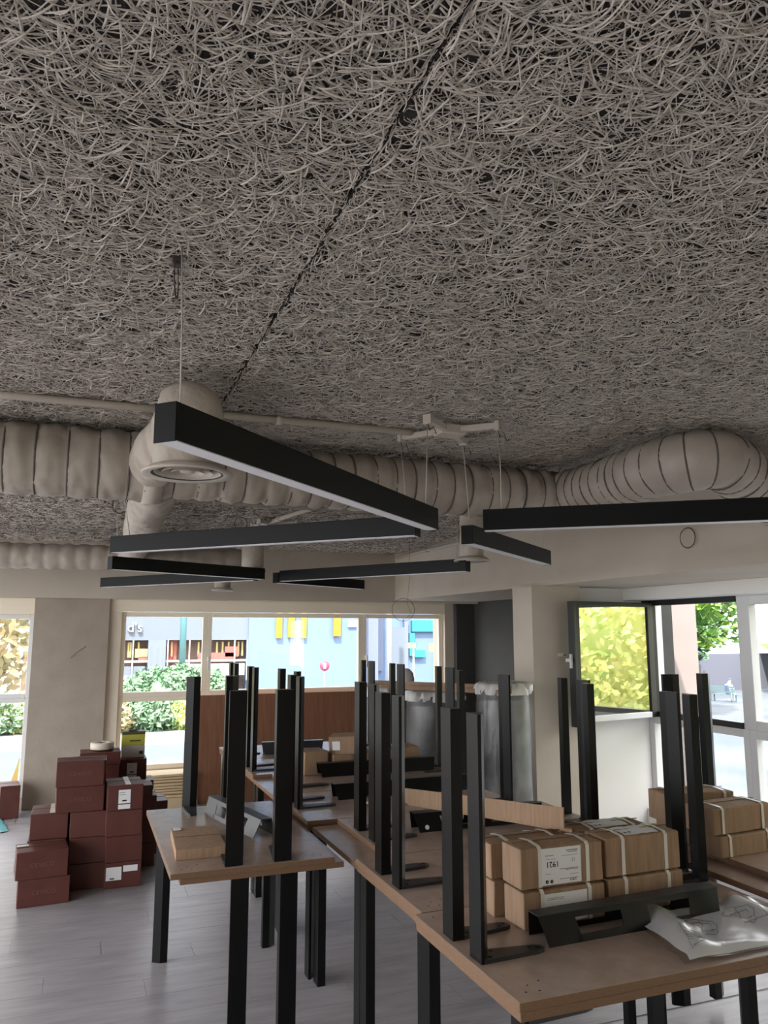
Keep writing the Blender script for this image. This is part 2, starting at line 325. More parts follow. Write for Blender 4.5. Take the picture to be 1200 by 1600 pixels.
def table(name, label, X0, X1, Y0, Y1, zt, legs, up, group, holes=True, rough_top='mdf'):
    """zt: height of the exposed face of the top (upper face). legs: (x, y, inward, partner)"""
    t = empty(name, ((X0+X1)/2, (Y0+Y1)/2, zt-TH)); tag(t, label, 'table', group)
    cx, cy = t.location.x, t.location.y
    hx, hy = (X1-X0)/2, (Y1-Y0)/2
    mb = MB().box((-hx,-hy,0),(hx,hy,TH), 1); mb.m[1] = 0; mb.m[0] = 0
    mb.build('table_top', [rough_top, 'mdf_edge'], t, bevel=0.003)
    for (x, y, i, q) in legs:
        lm, pm = leg_meshes(i, q, up)
        l = obj('leg', lm, t, (x-cx, y-cy, TH if up else 0)); obj('mounting_plate', pm, l)
    if up and holes:
        h = MB()
        for sx in (-1, 1):
            for sy in (-1, 1):
                for dx, dy in ((.05,.05),(.09,.045),(.075,.085),(.12,.10)):
                    c = (sx*(hx-dx), sy*(hy-dy)); h.add([(c[0]+.004*math.cos(k), c[1]+.004*math.sin(k), TH+.0006) for k in (0,1.05,2.1,3.14,4.19,5.24)], [tuple(range(6))])
        h.build('pilot_holes', 'hole', t)['kind'] = 'stuff'
    return t
PX, NX, PY, NY = (1,0), (-1,0), (0,1), (0,-1)
def endsX(X0, X1, yl, yr):     # leg pairs at the left and right ends of a table lying along X
    out = []; il, ir = X0+0.02, X1-0.02
    a, b = min(yl), max(yl); out += [(il,a,PX,PY),(il,b,PX,NY)]
    a, b = min(yr), max(yr); out += [(ir,a,NX,PY),(ir,b,NX,NY)]
    return out
def endsY(Y0, Y1, xn, xf):
    a, b = min(xn), max(xn); out = [(a,Y0+.02,PY,PX),(b,Y0+.02,PY,NX)]
    a, b = min(xf), max(xf); out += [(a,Y1-.02,NY,PX),(b,Y1-.02,NY,NX)]
    return out
ROW = [  # X0,X1 upper ; X0,X1 lower ; Y0,Y1 ; left legs, right legs of the upturned table
 ((1.13,2.37),(1.13,2.37),(1.95,2.655),(2.235,2.425),(1.99,2.612)),
 ((1.16,2.385),(1.16,2.385),(2.66,3.365),(2.95,3.14),(2.735,3.325)),
 ((1.305,2.54),(1.165,2.40),(3.37,4.085),(3.62,3.835),(3.57,3.78)),
 ((1.145,2.40),(1.145,2.40),(4.09,4.80),(4.40,4.60),(4.16,4.755)),
 ((1.28,2.53),(1.15,2.40),(4.805,5.49),(4.98,5.42),(5.17,5.38)),
 ((1.15,2.42),(1.15,2.42),(5.495,6.20),(5.66,5.86),(5.83,6.03)),
 ((1.15,2.44),(1.15,2.44),(6.205,6.91),(6.42,6.62),(6.56,6.79)) ]
UPL = ['upside-down table nearest the camera, carrying four strapped cartons and a plastic packet',
 'upside-down table second from the camera in the long row, just behind the strapped cartons',
 'upside-down table third in the long row, its top pushed right over the table below',
 'upside-down table fourth in the long row, with a long plain black channel on it',
 'upside-down table fifth in the long row, with small brown cartons piled on it',
 'upside-down table sixth in the long row, behind the pile of small cartons',
 'upside-down table last in the long row, farthest from the camera']
LOL = ['upright table nearest the camera, under the upturned top with strapped cartons',
 'upright table second from the camera, under the second upturned top',
 'upright table third in the row, its bare left strip showing beside the shifted top',
 'upright table fourth in the row, under the top with the long plain black channel',
 'upright table fifth in the row, under the top with the small brown cartons',
 'upright table sixth in the row, under the sixth upturned top',
 'upright table last in the row, closest to the brown plywood sheet']
for k, (xu, xl, yy, ll, rl) in enumerate(ROW):
    ym = (yy[0]+yy[1])/2
    table('dining_table', LOL[k], xl[0]+.005, xl[1]-.005, yy[0]+.005, yy[1]-.005, ZL-.0015, endsX(xl[0], xl[1], (yy[0]+.045, yy[1]-.045), (ym-.1, ym+.1)), False, 'upright tables under the upturned ones', rough_top='mdf')
    table('dining_table', UPL[k], xu[0], xu[1], yy[0], yy[1], ZL+TH, endsX(xu[0], xu[1], ll, rl), True, 'upturned tables with legs in the air')
table('dining_table', 'upright table of the left stack, beside the red boxes', 0.43, 1.13, 3.43, 4.63, ZL, endsY(3.43, 4.63, (.68,.89), (.485,1.07)), False, 'upright tables under the upturned ones')
table('dining_table', 'upside-down table of the left stack, with a flat brown carton on it', 0.39, 1.085, 3.42, 4.65, ZL+TH, endsY(3.42, 4.66, (.65,.858), (.615,.835)), True, 'upturned tables with legs in the air')
table('dining_table', 'upright table standing crosswise by the right-hand window', 2.405, 3.105, 1.95, 3.17, 0.785, endsY(1.95, 3.17, (2.64,2.86), (2.66,2.88)), False, 'upright tables under the upturned ones')
table('dining_table', 'upside-down table by the right-hand window, under the stacked strapped cartons', 2.54, 3.24, 1.99, 3.21, 0.785+TH, endsY(1.99, 3.21, (2.74,2.95), (2.73,2.95)), True, 'upturned tables with legs in the air')
ZT = ZL+TH
# ------------------------------------------------------------------ steel channels lying on the tables
def channel(label, loc, rz, L=0.72, cut=True, m='black_metal', H=0.085, lean=0.03, tilt=0):
    c = empty('steel_channel', loc, rz); tag(c, label, 'steel channel', 'steel channels left on the tables')
    if tilt: c.rotation_euler = (R(tilt), 0, rz)
    t = 0.003
    def web(mb, side):
        # web in plane leaning outward: local u along X, v down the slope
        def P(u, v): return (u, side*(0.028+lean*v/H), H-v)
        def panel(u0, u1, v0, v1, u0b=None, u1b=None):
            u0b = u0 if u0b is None else u0b; u1b = u1 if u1b is None else u1b
            a = [P(u0,v0),P(u1,v0),P(u1b,v1),P(u0b,v1)]; b = [(x, y-side*t, z) for x,y,z in a]
            mb.add(a+b, [(0,1,2,3),(7,6,5,4),(0,4,5,1),(1,5,6,2),(2,6,7,3),(3,7,4,0)])
        h = L/2
        if cut:
            panel(-h, -h+.13, 0, H, -h+.02, -h+.15); panel(h-.13, h, 0, H, h-.15, h-.02); panel(-.055, .055, 0, H)
            for s in (-1, 1):
                x0, x1 = sorted((s*.055, s*(h-.13)))
                panel(x0, x1, 0, .018); panel(x0, x1, H-.02, H)
        else: panel(-h, h, 0, H, -h+.02, h-.02)
    f = MB(); web(f, -1); f.build('web', m, c)
    b = MB(); web(b, 1); b.build('web', m, c)
    MB().box((-L/2,-.0285,H-.002),(L/2,.0285,H+.001)).build('flange', 'grey_metal' if m == 'black_metal' else m, c)
    return c
channel('black steel channel with cut-outs in front of the strapped cartons on the nearest table', (1.755,2.305,ZT), R(2), 0.74)
ch3 = channel('black steel channel with cut-outs and pale end holes across the third table', (1.935,3.715,ZT), R(-1), 0.72)
for x in (-.30,.30): MB().add([(x+.011*math.cos(k*math.pi/7), -.0535+.0105*.35*math.sin(k*math.pi/7), .022+.0105*math.sin(k*math.pi/7)) for k in range(14)], [tuple(range(14))]).build('end_hole','paper',ch3)
channel('long plain black channel lying across the fourth table', (1.87,4.58,ZT), R(1), 0.88, False)
channel('long plain black channel in front of the small brown cartons', (1.98,5.30,ZT), R(0), 0.86, False)
channel('greyish channel lying on the sixth table, seen between the left table legs', (1.66,6.4,ZT), R(-4), 0.5, False, 'grey_metal', H=.09)
channel('grey steel channel with a wide cut-out on the left table, lying lengthways', (0.80,4.16,ZT), R(103), 0.66, True, 'grey_metal', tilt=0)

# ------------------------------------------------------------------ cartons
def rounded_box(sx, sy, sz, bev, jit=0.0, seed=0, puff=0.0):
    bm = bmesh.new(); bmesh.ops.create_cube(bm, size=1.0); bmesh.ops.scale(bm, vec=(sx,sy,sz), verts=bm.verts)
    bmesh.ops.translate(bm, vec=(0,0,sz/2), verts=bm.verts)
    bmesh.ops.bevel(bm, geom=list(bm.edges), offset=bev, segments=2, affect='EDGES', profile=0.6)
    if jit or puff:
        bmesh.ops.subdivide_edges(bm, edges=[e for e in bm.edges if e.calc_length() > 0.04], cuts=5, use_grid_fill=True)
        for v in bm.verts:
            n = noise.noise_vector(v.co*9 + Vector((seed*3.1, seed*1.7, seed)))
            v.co += Vector((n.x*jit, n.y*jit, n.z*jit*(0 if v.co.z < 0.004 else 1)))
            if puff and v.co.z > sz*0.9: v.co.z += puff*max(0, 1-(2*v.co.x/sx)**2)*max(0, 1-(2*v.co.y/sy)**2)
    return bm
def carton(name, label, loc, size, rz=0, m='cardboard', cat='carton', group=None, bev=0.006, jit=0.0025, seed=0, puff=0.0, straps=(), tape=True, flap=True, paper=None):
    o = empty(name, loc, rz); tag(o, label, cat, group); sx, sy, sz = size
    bm = rounded_box(sx, sy, sz, bev, jit, seed, puff); me = bpy.data.meshes.new('body'); bm.to_mesh(me); bm.free(); me.materials.append(MATS[m]); obj('body', me, o)
    for u in straps:
        w = 0.007; e = 0.0015+jit
        b = MB()
        prof = [(-sy/2-e,0.004),(-sy/2-e,sz-bev),(-sy/2+bev,sz+e+puff*.1),(0,sz+e+puff),(sy/2-bev,sz+e+puff*.1),(sy/2+e,sz-bev),(sy/2+e,0.004)]
        vs = []
        for (y,z) in prof: vs += [(u*sx-w,y,z),(u*sx+w,y,z)]
        b.add(vs, [(2*k,2*k+1,2*k+3,2*k+2) for k in range(len(prof)-1)]); s = b.build('strap', 'strap', o)
        sm = s.modifiers.new('solid', 'SOLIDIFY'); sm.thickness = 0.001
    if flap: MB().box((-sx/2+.004,-.0006,sz+jit-.0005+puff*.6),(sx/2-.004,.0006,sz+jit+.0008+puff)).build('flap_seam', 'cardboard_inner' if m == 'cardboard' else m, o)
    return o
def front_paper(o, size, x0, x1, z0, z1, m='paper', jit=0.0025):
    y = -size[1]/2-jit-0.0012
    return MB().box((x0,y-.0006,z0),(x1,y,z1)).build('label_sheet', m, o)
BW, BD, BH = 0.325, 0.125, 0.115
ca = dict(straps=(-.28,.30), group='strapped cartons on the nearest table', puff=0.006)
S = (BW,BD,BH)
def printed_label(o, size, x0, x1, z0, z1, full=True):
    p = front_paper(o, size, x0, x1, z0, z1); y = -size[1]/2-.0025-.0022
    xc, zc = (x0+x1)/2, (z0+z1)/2; w, h = x1-x0, z1-z0
    def line(u0, u1, v, t=.0012, m='ink_grey'): MB().box((x0+u0*w, y-.0003, z0+v*h-t), (x0+u1*w, y, z0+v*h+t)).build('print_line', m, p)
    if full:
        M = frameM((x0+.27*w, y, z0+.56*h), (-1,0,0), (0,0,-1)); text('print', '1921', .026, 'ink', p, M)
        for u0,u1,v,t in ((.08,.30,.80,.0011),(.62,.92,.90,.0016),(.66,.9,.85,.0011),(.5,.92,.76,.0006),(.1,.35,.70,.0006),(.45,.92,.40,.0011),(.6,.92,.37,.0009),(.7,.92,.24,.0006),(.08,.22,.30,.0006),(.45,.92,.13,.0009)): line(u0,u1,v,t)
        M = frameM((x0+.80*w, y, z0+.62*h), (-1,0,0), (0,0,-1)); text('print', '| |', .014, 'ink_grey', p, M)
        M = frameM((x0+.78*w, y, z0+.09*h), (-1,0,0), (0,0,-1)); text('print', 'LMCV', .010, 'ink', p, M)
        for u in (.12,.24):
            MB().add([(x0+u*w+.006*math.cos(k*math.pi/8), y-.0003, z0+.09*h+.006*math.sin(k*math.pi/8)) for k in range(16)], [tuple(range(16))]).build('print_symbol', 'ink', p)
            M = frameM((x0+u*w, y-.0006, z0+.09*h), (-1,0,0), (0,0,-1)); text('print_symbol', 'c' if u > .2 else '/', .007, 'paper', p, M)
    else:
        for v in (.85,.80): line(.06,.45,v,.0007)
def top_label(o, size, puff=.006):
    p = MB(); sx, sy, sz = size; n = 6; vs = []
    for j in range(n+1):
        y = -sy/2+.004+(sy-.03)*j/n
        for i in range(9):
            x = -.075+.15*i/8; z = sz+.0035+puff*max(0,1-(2*x/sx)**2)*max(0,1-(2*y/sy)**2)+.004*noise.noise((x*40,y*40,1.3))
            vs.append((x,y,max(z,sz+.003)))
    p.add(vs, [(j*9+i,j*9+i+1,(j+1)*9+i+1,(j+1)*9+i) for j in range(n) for i in range(8)], 0, True); l = p.build('label_sheet', 'paper', o)
    for x in (-.06,-.042):
        MB().add([(x+.006*math.cos(k*math.pi/6), -sy/2+.022+.006*math.sin(k*math.pi/6), sz+.0085) for k in range(12)], [tuple(range(12))]).build('print_symbol','ink',l)
b = carton('carton', 'strapped carton at the lower front left of the four by the black channel', (1.565,2.445,ZT), S, R(1), seed=1, **ca); printed_label(b, S, -.085,.085,.012,.105,False)
b = carton('carton', 'strapped carton with an upside-down label reading 1921', (1.565,2.452,ZT+BH+.007), (BW,BD,.128), R(0), seed=2, **ca); printed_label(b, (BW,BD,.128), -.085,.07,.008,.124)
b = carton('carton', 'strapped carton at the lower front right, nearest the black table legs', (1.915,2.462,ZT), S, R(1), seed=3, **ca)
b = carton('carton', 'strapped carton with crumpled label on its top, upper right of the nearest pile', (1.912,2.468,ZT+BH+.007), (BW,BD,.128), R(1), seed=4, **ca); top_label(b, (BW,BD,.128))
b = carton('carton', 'strapped carton at the back left bottom of the nearest pile', (1.535,2.585,ZT), S, R(0), seed=5, **ca)
b = carton('carton', 'strapped carton at the back left top of the nearest pile', (1.530,2.592,ZT+BH+.007), S, R(0), seed=6, **ca)
b = carton('carton', 'strapped carton at the back right bottom of the nearest pile', (1.90,2.600,ZT), S, R(0), seed=7, **ca)
b = carton('carton', 'strapped carton at the back right top of the nearest pile, label sheet on top', (1.89,2.608,ZT+BH+.007), (BW,BD,.124), R(0), seed=8, **ca); top_label(b, (BW,BD,.124))
ZR = 0.785+TH
cb = dict(straps=(-.34,.36), group='strapped cartons by the right window', puff=0.004)
carton('carton', 'strapped carton at the bottom of the pile by the right window', (2.66,2.74,ZR), (.32,.14,.085), R(4), seed=11, **cb)
carton('carton', 'strapped carton on top of the pile by the right window, nearest the glass', (2.64,2.755,ZR+.09), (.34,.15,.105), R(5), seed=12, **cb)
carton('carton', 'strapped carton low behind the pair by the right window', (2.64,2.94,ZR), (.32,.15,.085), R(-6), seed=13, **cb)
carton('carton', 'strapped carton high at the back of the pile by the right window', (2.62,2.95,ZR+.09), (.34,.15,.125), R(-7), seed=14, **cb)
cc = dict(group='small brown cartons on the fifth table', straps=())
carton('carton', 'small brown carton at the left end of the low row on the fifth table', (1.555,5.45,ZT), (.17,.20,.155), R(2), seed=21, **cc)
carton('carton', 'small brown carton second from the left in the low row on the fifth table', (1.75,5.44,ZT), (.15,.20,.125), R(0), seed=22, **cc)
carton('carton', 'small brown carton third from the left in the low row on the fifth table', (1.93,5.44,ZT), (.16,.20,.125), R(-1), seed=23, **cc)
carton('carton', 'small brown carton fourth in the low row, partly behind black legs', (2.10,5.45,ZT), (.15,.20,.14), R(1), seed=24, **cc)
carton('carton', 'small brown carton at the right end of the low row on the fifth table', (2.26,5.46,ZT), (.14,.20,.15), R(0), seed=25, **cc)
t6 = carton('carton', 'tilted small carton lying on top of the low row on the fifth table', (1.80,5.42,ZT+.13), (.22,.17,.12), R(-28), seed=26, **cc); t6.rotation_euler = (R(3),R(-3),R(-28))
MB().box((-.085,-.0885,.03),(-.03,-.088,.09)).build('label_sheet','paper',t6)
b = carton('carton', 'flat brown carton with white sticker lying on the left table', (0.548,3.80,ZT), (.215,.40,.042), R(-3), seed=31, straps=(), puff=.004, bev=.003)
MB().box((-.10,.13,.0475),(-.065,.18,.049)).build('sticker','paper',b)
# cardboard strips
def strip(name, label, a, b, w, h, fold=0.03):
    o = empty(name, a); tag(o, label, 'cardboard'); d = Vector(b)-Vector(a); n = 14; s = Vector((-d.y, d.x, 0)).normalized(); vs = []
    for k in range(n+1):
        p = d*(k/n); wob = 0.006*noise.noise((k*.6, h*9, 2)); q = p+s*wob
        vs += [q+Vector((0,0,h)), q, q+s*-fold+Vector((0,0,-.004)), q+s*-fold*1.0+Vector((0,0,fold*.5))]
    m = MB().add([tuple(v) for v in vs], [(4*k+j,4*k+j+1,4*k+j+5,4*k+j+4) for k in range(n) for j in range(3)]).build('folded_sheet', 'cardboard', o)
    md = m.modifiers.new('solid', 'SOLIDIFY'); md.thickness = 0.004; return o
strip('cardboard_strip', 'long folded cardboard strip resting on the 1921 carton', (1.595,3.90,.862), (1.665,2.53,1.030), .05, .072, -.035)
strip('cardboard_strip', 'long folded cardboard edge strip lying across the foil rolls', (2.55,6.95,1.235), (2.88,4.98,1.30), .05, .055, .05)
# packet of instruction sheets in clear plastic
pk = empty('plastic_packet', (2.0,2.15,ZT)); tag(pk, 'clear plastic packet of printed instruction sheets on the front table corner', 'packet')
c00, c10, c01, c11 = Vector((1.69,1.965)), Vector((2.34,1.985)), Vector((1.775,2.36)), Vector((2.34,2.33))
def packet_sheet(name, m, zoff, N=40, K=24, shrink=0.0, amp=1.0):
    vs = []
    for j in range(K+1):
        v = shrink+(1-2*shrink)*j/K
        for i in range(N+1):
            u = shrink+(1-2*shrink)*i/N
            p = c00*(1-u)*(1-v)+c10*u*(1-v)+c01*(1-u)*v+c11*u*v
            ph = (u*3.3 - 0.15*v)
            z = 0.006 + amp*(0.030*max(0,math.sin(ph*math.pi))**2*(0.45+0.55*v) + 0.010*noise.noise((u*5,v*5,3.3))+0.008) * (0.35 if v < .06 else 1)
            vs.append((p.x-2.0, p.y-2.15, max(.003,z)+zoff))
    return MB().add(vs, [(j*(N+1)+i,j*(N+1)+i+1,(j+1)*(N+1)+i+1,(j+1)*(N+1)+i) for j in range(K) for i in range(N)], 0, True).build(name, m, pk)
sh = packet_sheet('instruction_sheet', 'paper', 0.0, shrink=.05)
packet_sheet('plastic_sleeve', 'clear_plastic', 0.004)
def on_sheet(u, v):
    p = c00*(1-u)*(1-v)+c10*u*(1-v)+c01*(1-u)*v+c11*u*v
    ph = (u*3.3-0.15*v); z = 0.006+(0.030*max(0,math.sin(ph*math.pi))**2*(0.45+0.55*v)+0.010*noise.noise((u*5,v*5,3.3))+0.008)
    return (p.x-2.0, p.y-2.15, max(.003,z)+.0015)
def drawing(pts): MB().tube([on_sheet(u,v) for u,v in pts], .0009, 4).build('print_drawing', 'ink_grey', sh)
for cu, cv in ((.36,.55),(.66,.62)):
    drawing([(cu-.07,cv-.14+.02*math.sin(k)) if False else (cu+.085*math.cos(k*.42)*(1+.25*math.sin(k*1.3)), cv+.17*math.sin(k*.42)*(1+.2*math.cos(k*1.7))) for k in range(16)])
    drawing([(cu+.05*math.cos(k*.5)+.02*math.sin(k*2.1), cv-.02+.09*math.sin(k*.5)) for k in range(12)])
    drawing([(cu-.05,cv-.1),(cu+.01,cv+.02),(cu+.03,cv+.12)])
drawing([(.10,.12),(.15,.30),(.19,.52)]); drawing([(.12,.15),(.2,.2),(.3,.12)]); drawing([(.6,.45),(.75,.42),(.8,.62)])
for k in range(5): drawing([(.14+.012*k,.25+.05*k),(.22+.012*k,.20+.05*k)])
# scrap of clear film and a bit of foil paper
sc_ = MB().tube([(0,0,0.01),(.02,.008,.018),(.035,-.004,.012),(.05,.006,.016)], [.008,.012,.01,.004], 7).build('film_scrap', 'plastic_white', None, (1.60,3.32,ZT+.004)); tag(sc_, 'tiny white plastic scrap on the second table', 'plastic scrap')
sc_ = MB().tube([(0,0,0.02),(.03,.02,.045),(.06,-.01,.03),(.10,.006,.03)], [.018,.03,.03,.01], 9).build('film_scrap', 'clear_plastic', None, (1.50,4.20,ZT+.004)); tag(sc_, 'crumpled clear film scrap on the fourth table', 'plastic scrap')
sc_ = MB().tube([(0,0,0.008),(.05,.02,.014),(.10,-.01,.012),(.17,.01,.010)], [.006,.014,.016,.006], 7).build('film_scrap', 'plastic_white', None, (1.98,3.40,ZT+.003)); tag(sc_, 'flat white film scrap behind the tilted cardboard strip', 'plastic scrap')
# ------------------------------------------------------------------ red boxes on the floor
RB = (0.31, 0.24, 0.168)
def red(label, x0, yfront, level, wide=True, rz=0.0, txt=False, sheet=False, tape=False, dz=0.0, size=None, h=None):
    sx, sy, sz = size or (RB if wide else (RB[1], RB[0], RB[2]))
    if h: sz = h
    o = carton('red_box', label, (x0+sx/2, yfront+sy/2, level*0.1695+dz), (sx,sy,sz), R(rz), 'red_card', 'box', 'dark red boxes stacked on the floor', bev=.005, jit=.002, seed=int(x0*100+yfront*37+level*11), puff=.003)
    y = -sy/2-.0035
    if txt: text('print', 'CEVICO', .036, 'red_print', o, frameM((0,y,sz*.5), (1,0,0), (0,0,1)), spacing=1.15)
    if sheet:
        p = MB().box((-.045,y-.0008,sz*.28),(.035,y,sz*.82)).box((-.045,y-.0008,sz*.06),(.035,y,sz*.24)).build('label_sheet', 'paper', o)
        for v in (.70,.62): MB().box((-.04,y-.0012,sz*v),(.0,y-.0008,sz*v+.003)).build('print_line','ink_grey',p)
        MB().box((-.02,y-.0012,sz*.36),(.01,y-.0008,sz*.42)).build('print_block','ink',p)
    if tape: MB().box((.0,-sy/2-.002,sz+.0035),(.035,sy/2,sz+.005)).build('tape','strap',o)
    return o
red('lower dark red box of the short front stack, left of the tables', -.295, 5.75, 0, True, 4, txt=True)
b = red('upper dark red box of the short front stack, white tape on its top corner', -.315, 5.74, 1, True, 5, txt=True); MB().box((-.15,.02,.1745),(-.08,.06,.1755)).build('tape','strap',b)
red('bottom dark red box standing behind the short front stack', -.26, 6.02, 0, False, 0)
red('second dark red box in the stack behind the short front one', -.26, 6.02, 1, False, 0)
red('third dark red box, top of the stack behind the short front one', -.25, 6.03, 2, False, 0, tape=True)
for k, s in enumerate(('bottom', 'second', 'third')): red(s+' dark red box of the middle stack', .005, 5.99, k, False, 1-k)
red('fourth dark red box of the middle stack, turned with its long side forward', -.10, 5.99, 3, True, 2, txt=True)
red('top dark red box of the middle stack, pale printing on its long side', -.105, 5.985, 4, True, 1, txt=True)
for k, s in enumerate(('bottom dark red box of the right front stack, white stickers low on its face', 'second dark red box of the right front stack', 'third dark red box of the right front stack', 'top dark red box of the right front stack, white label and tape')):
    o = red(s, .24 - .004*k, 5.94, k, False, 1.5 if k % 2 else 0, sheet=(k == 3), tape=(k == 3))
    if k == 0:
        y = -RB[0]/2-.0035
        p = MB().box((-.11,y-.0008,.055),(-.01,y,.14)).box((.0,y-.0008,.105),(.095,y,.145)).build('label_sheet','paper',o); MB().box((-.085,y-.0012,.062),(-.055,y-.0008,.07)).build('print_block','ink',p)
for k in range(4): red('%s dark red box of the stack behind the middle one' % ('bottom','second','third','fourth')[k], -.08, 6.33, k, True)
red('dark red box laid on top behind the middle stack, pale lid', -.075, 6.32, 4, True, -2, h=.12)
for k in range(4): red('%s dark red box of the stack under the tape roll' % ('bottom','second','third','fourth')[k], .04, 6.85, k, True)
tr0 = red('dark red box directly under the tape roll', .045, 6.86, 4, True, 1, h=.10)
for k in range(3): red('%s dark red box of the tall stack beside the left table' % ('bottom','second','third')[k], .30, 6.40, k, True, -1)
red('dark red box with tape at the top of the tall stack beside the left table', .265, 6.40, 3, True, 1, tape=True, h=.075)
for k in range(3): red('%s dark red box of the stack under the yellow bag' % ('bottom','second','third')[k], .33, 7.05, k, True)
red('dark red box with a white label directly under the yellow bag', .355, 7.10, 3, False, 0, sheet=True, size=(.225,.26,.168))
red('single dark red double box by the foot of the wall pier', -.64, 8.40, 0, False, 8, h=.30, size=(.17,.28,.30))
for k in range(2): red('%s dark red box wrapped pale at the back right of the pile' % ('lower','upper')[k], .62, 6.72, k, False, 2, size=(.10,.30,.20), dz=.03*k)
tr = empty('tape_roll', (.215,6.98,.789)); tag(tr, 'cream roll of tape lying on a dark red box', 'tape roll')
MB().lathe([(.035,.0),(.088,.0),(.092,.004),(.092,.048),(.088,.052),(.035,.052),(.035,.0)], 36).build('tape', 'tape_roll', tr)
MB().lathe([(.028,.002),(.035,.002),(.035,.05),(.028,.05),(.028,.002)], 24).build('core', 'cardboard_inner', tr)
yb = empty('paper_bag', (.468,7.2,.6785)); tag(yb, 'yellow, white and dark green bag standing on a red box', 'bag')
for z0, z1, m, n in ((0,.10,'bag_grey','lower_panel'),(.10,.19,'bag_yellow','yellow_band'),(.19,.215,'bag_dark','dark_band')):
    MB().prism([(-.095,-.045),(.095,-.05),(.095,.045),(-.095,.045)], z0, z1, M=Matrix.Translation((0,0,.002))).build(n, m, yb, bevel=.004)
MB().box((-.04,-.02,.217),(.03,.01,.232)).build('handle','bag_dark',yb,bevel=.004)
MB().box((-.03,-.0515,.135),(.06,-.0505,.147)).build('print','bag_dark',yb); MB().box((.05,-.0515,.03),(.08,-.0505,.055)).build('print','ink',yb)
# sheets, plywood, tarp
for k in range(8):
    o = MB().box((-.24,-.15,0),(.24,.15,.022)).build('wood_board', 'sheet_wood', None, (.88+.012*((k*7)%5-2), 8.50+.01*((k*3)%4), .10+.0285*k), bevel=.002); tag(o, '%s pale wooden board in the low pile by the far window' % ('lowest','second lowest','third lowest','fourth lowest','fourth highest','third highest','second highest','topmost')[k], 'board', 'pale boards piled by the far window'); o.rotation_euler = (0,0,R((k*37)%5-2))
o = MB().box((-.26,-.17,0),(.26,.17,.098)).build('board_crate', 'sheet_wood', None, (.88,8.5,0), bevel=.003); tag(o, 'plain pale box under the low pile of boards', 'box')
ply = empty('plywood_sheet', (1.2,8.42,0)); tag(ply, 'large brown plywood sheet leaning against the far window', 'plywood'); ply.rotation_euler = (R(-8),0,0)
MB().box((0,0,0),(2.0,.018,1.08)).build('sheet', 'plywood', ply, bevel=.001)
n = 14; vs = [(-1.25+.75*i/n-.12*(j/n), 7.9+.62*j/n+.05*math.sin(i*.9), .006+.018*abs(noise.noise((i*.5,j*.5,9)))) for j in range(n+1) for i in range(n+1)]
o = MB().add(vs, [(j*(n+1)+i,j*(n+1)+i+1,(j+1)*(n+1)+i+1,(j+1)*(n+1)+i) for j in range(n) for i in range(n)], 0, True).build('tarp', 'tarp'); tag(o, 'crumpled turquoise sheet on the floor at the left edge', 'sheet')
# foil rolls
def foil_roll(label, x, y, r, h, seed, body='foil', plast=True):
    o = empty('foil_roll', (x,y,0)); tag(o, label, 'insulation roll', 'plastic-wrapped foil insulation rolls')
    jit = lambda a, z: .010*noise.noise((math.cos(a)*2.2+seed, math.sin(a)*2.2, z*3))
    MB().lathe([(r*.2,0),(r*.97,0),(r,.02)]+[(r, h*k/10) for k in range(1,10)]+[(r,h-.03),(r*.97,h),(r*.15,h-.005)], 40, jit=jit).build('roll', body, o)
    if plast:
        j2 = lambda a, z: .045*noise.noise((math.cos(a)*7+seed*2, math.sin(a)*7, z*16))
        MB().lathe([(r*1.04,h-.045),(r*1.05,h-.02),(r*1.02,h+.025),(r*.85,h+.04),(r*.55,h+.012),(r*.2,h+.006)], 72, jit=j2).build('plastic_hood', 'plastic_white', o)
        j3 = lambda a, z: .012*noise.noise((math.cos(a)*4+seed, math.sin(a)*4, z*5))
        MB().lathe([(r*1.03, .02+(h-.1)*k/12) for k in range(13)], 44, jit=j3).build('plastic_wrap', 'thin_wrap', o)
    return o
foil_roll('tall foil insulation roll with plastic hood, beside the cream wall pier', 2.95, 5.22, .195, 1.325, 1.0)
foil_roll('grey insulation roll in the middle of the three by the dark wall', 2.86, 6.25, .235, 1.20, 4.0)
foil_roll('dark insulation roll at the back, under the far window', 2.82, 7.25, .27, 1.17, 8.0)
lp = MB().lathe([(.02,0),(.07,.0),(.085,.05),(.075,.12),(.04,.16),(.01,.165)], 20, jit=lambda a,z: .014*noise.noise((math.cos(a)*3,math.sin(a)*3,z*20))).build('plastic_lump', 'plastic_white', None, (2.99,7.2,1.215)); tag(lp, 'crumpled whitish plastic lump on the farthest insulation roll', 'plastic')
# white bench board by the window
bn = empty('window_bench', (3.45,2.4,0)); tag(bn, 'white board on a dark base under the right-hand windows', 'bench')
MB().box((-.12,-1.2,.80),(.5,.95,.825)).build('board','white_wall',bn,bevel=.002); MB().box((-.10,-1.2,.70),(.06,.92,.80)).build('apron','gasket',bn,bevel=.002)
for y in (-1.1,.85): MB().box((-.02,y,0),(.04,y+.05,.70)).build('leg','gasket',bn)

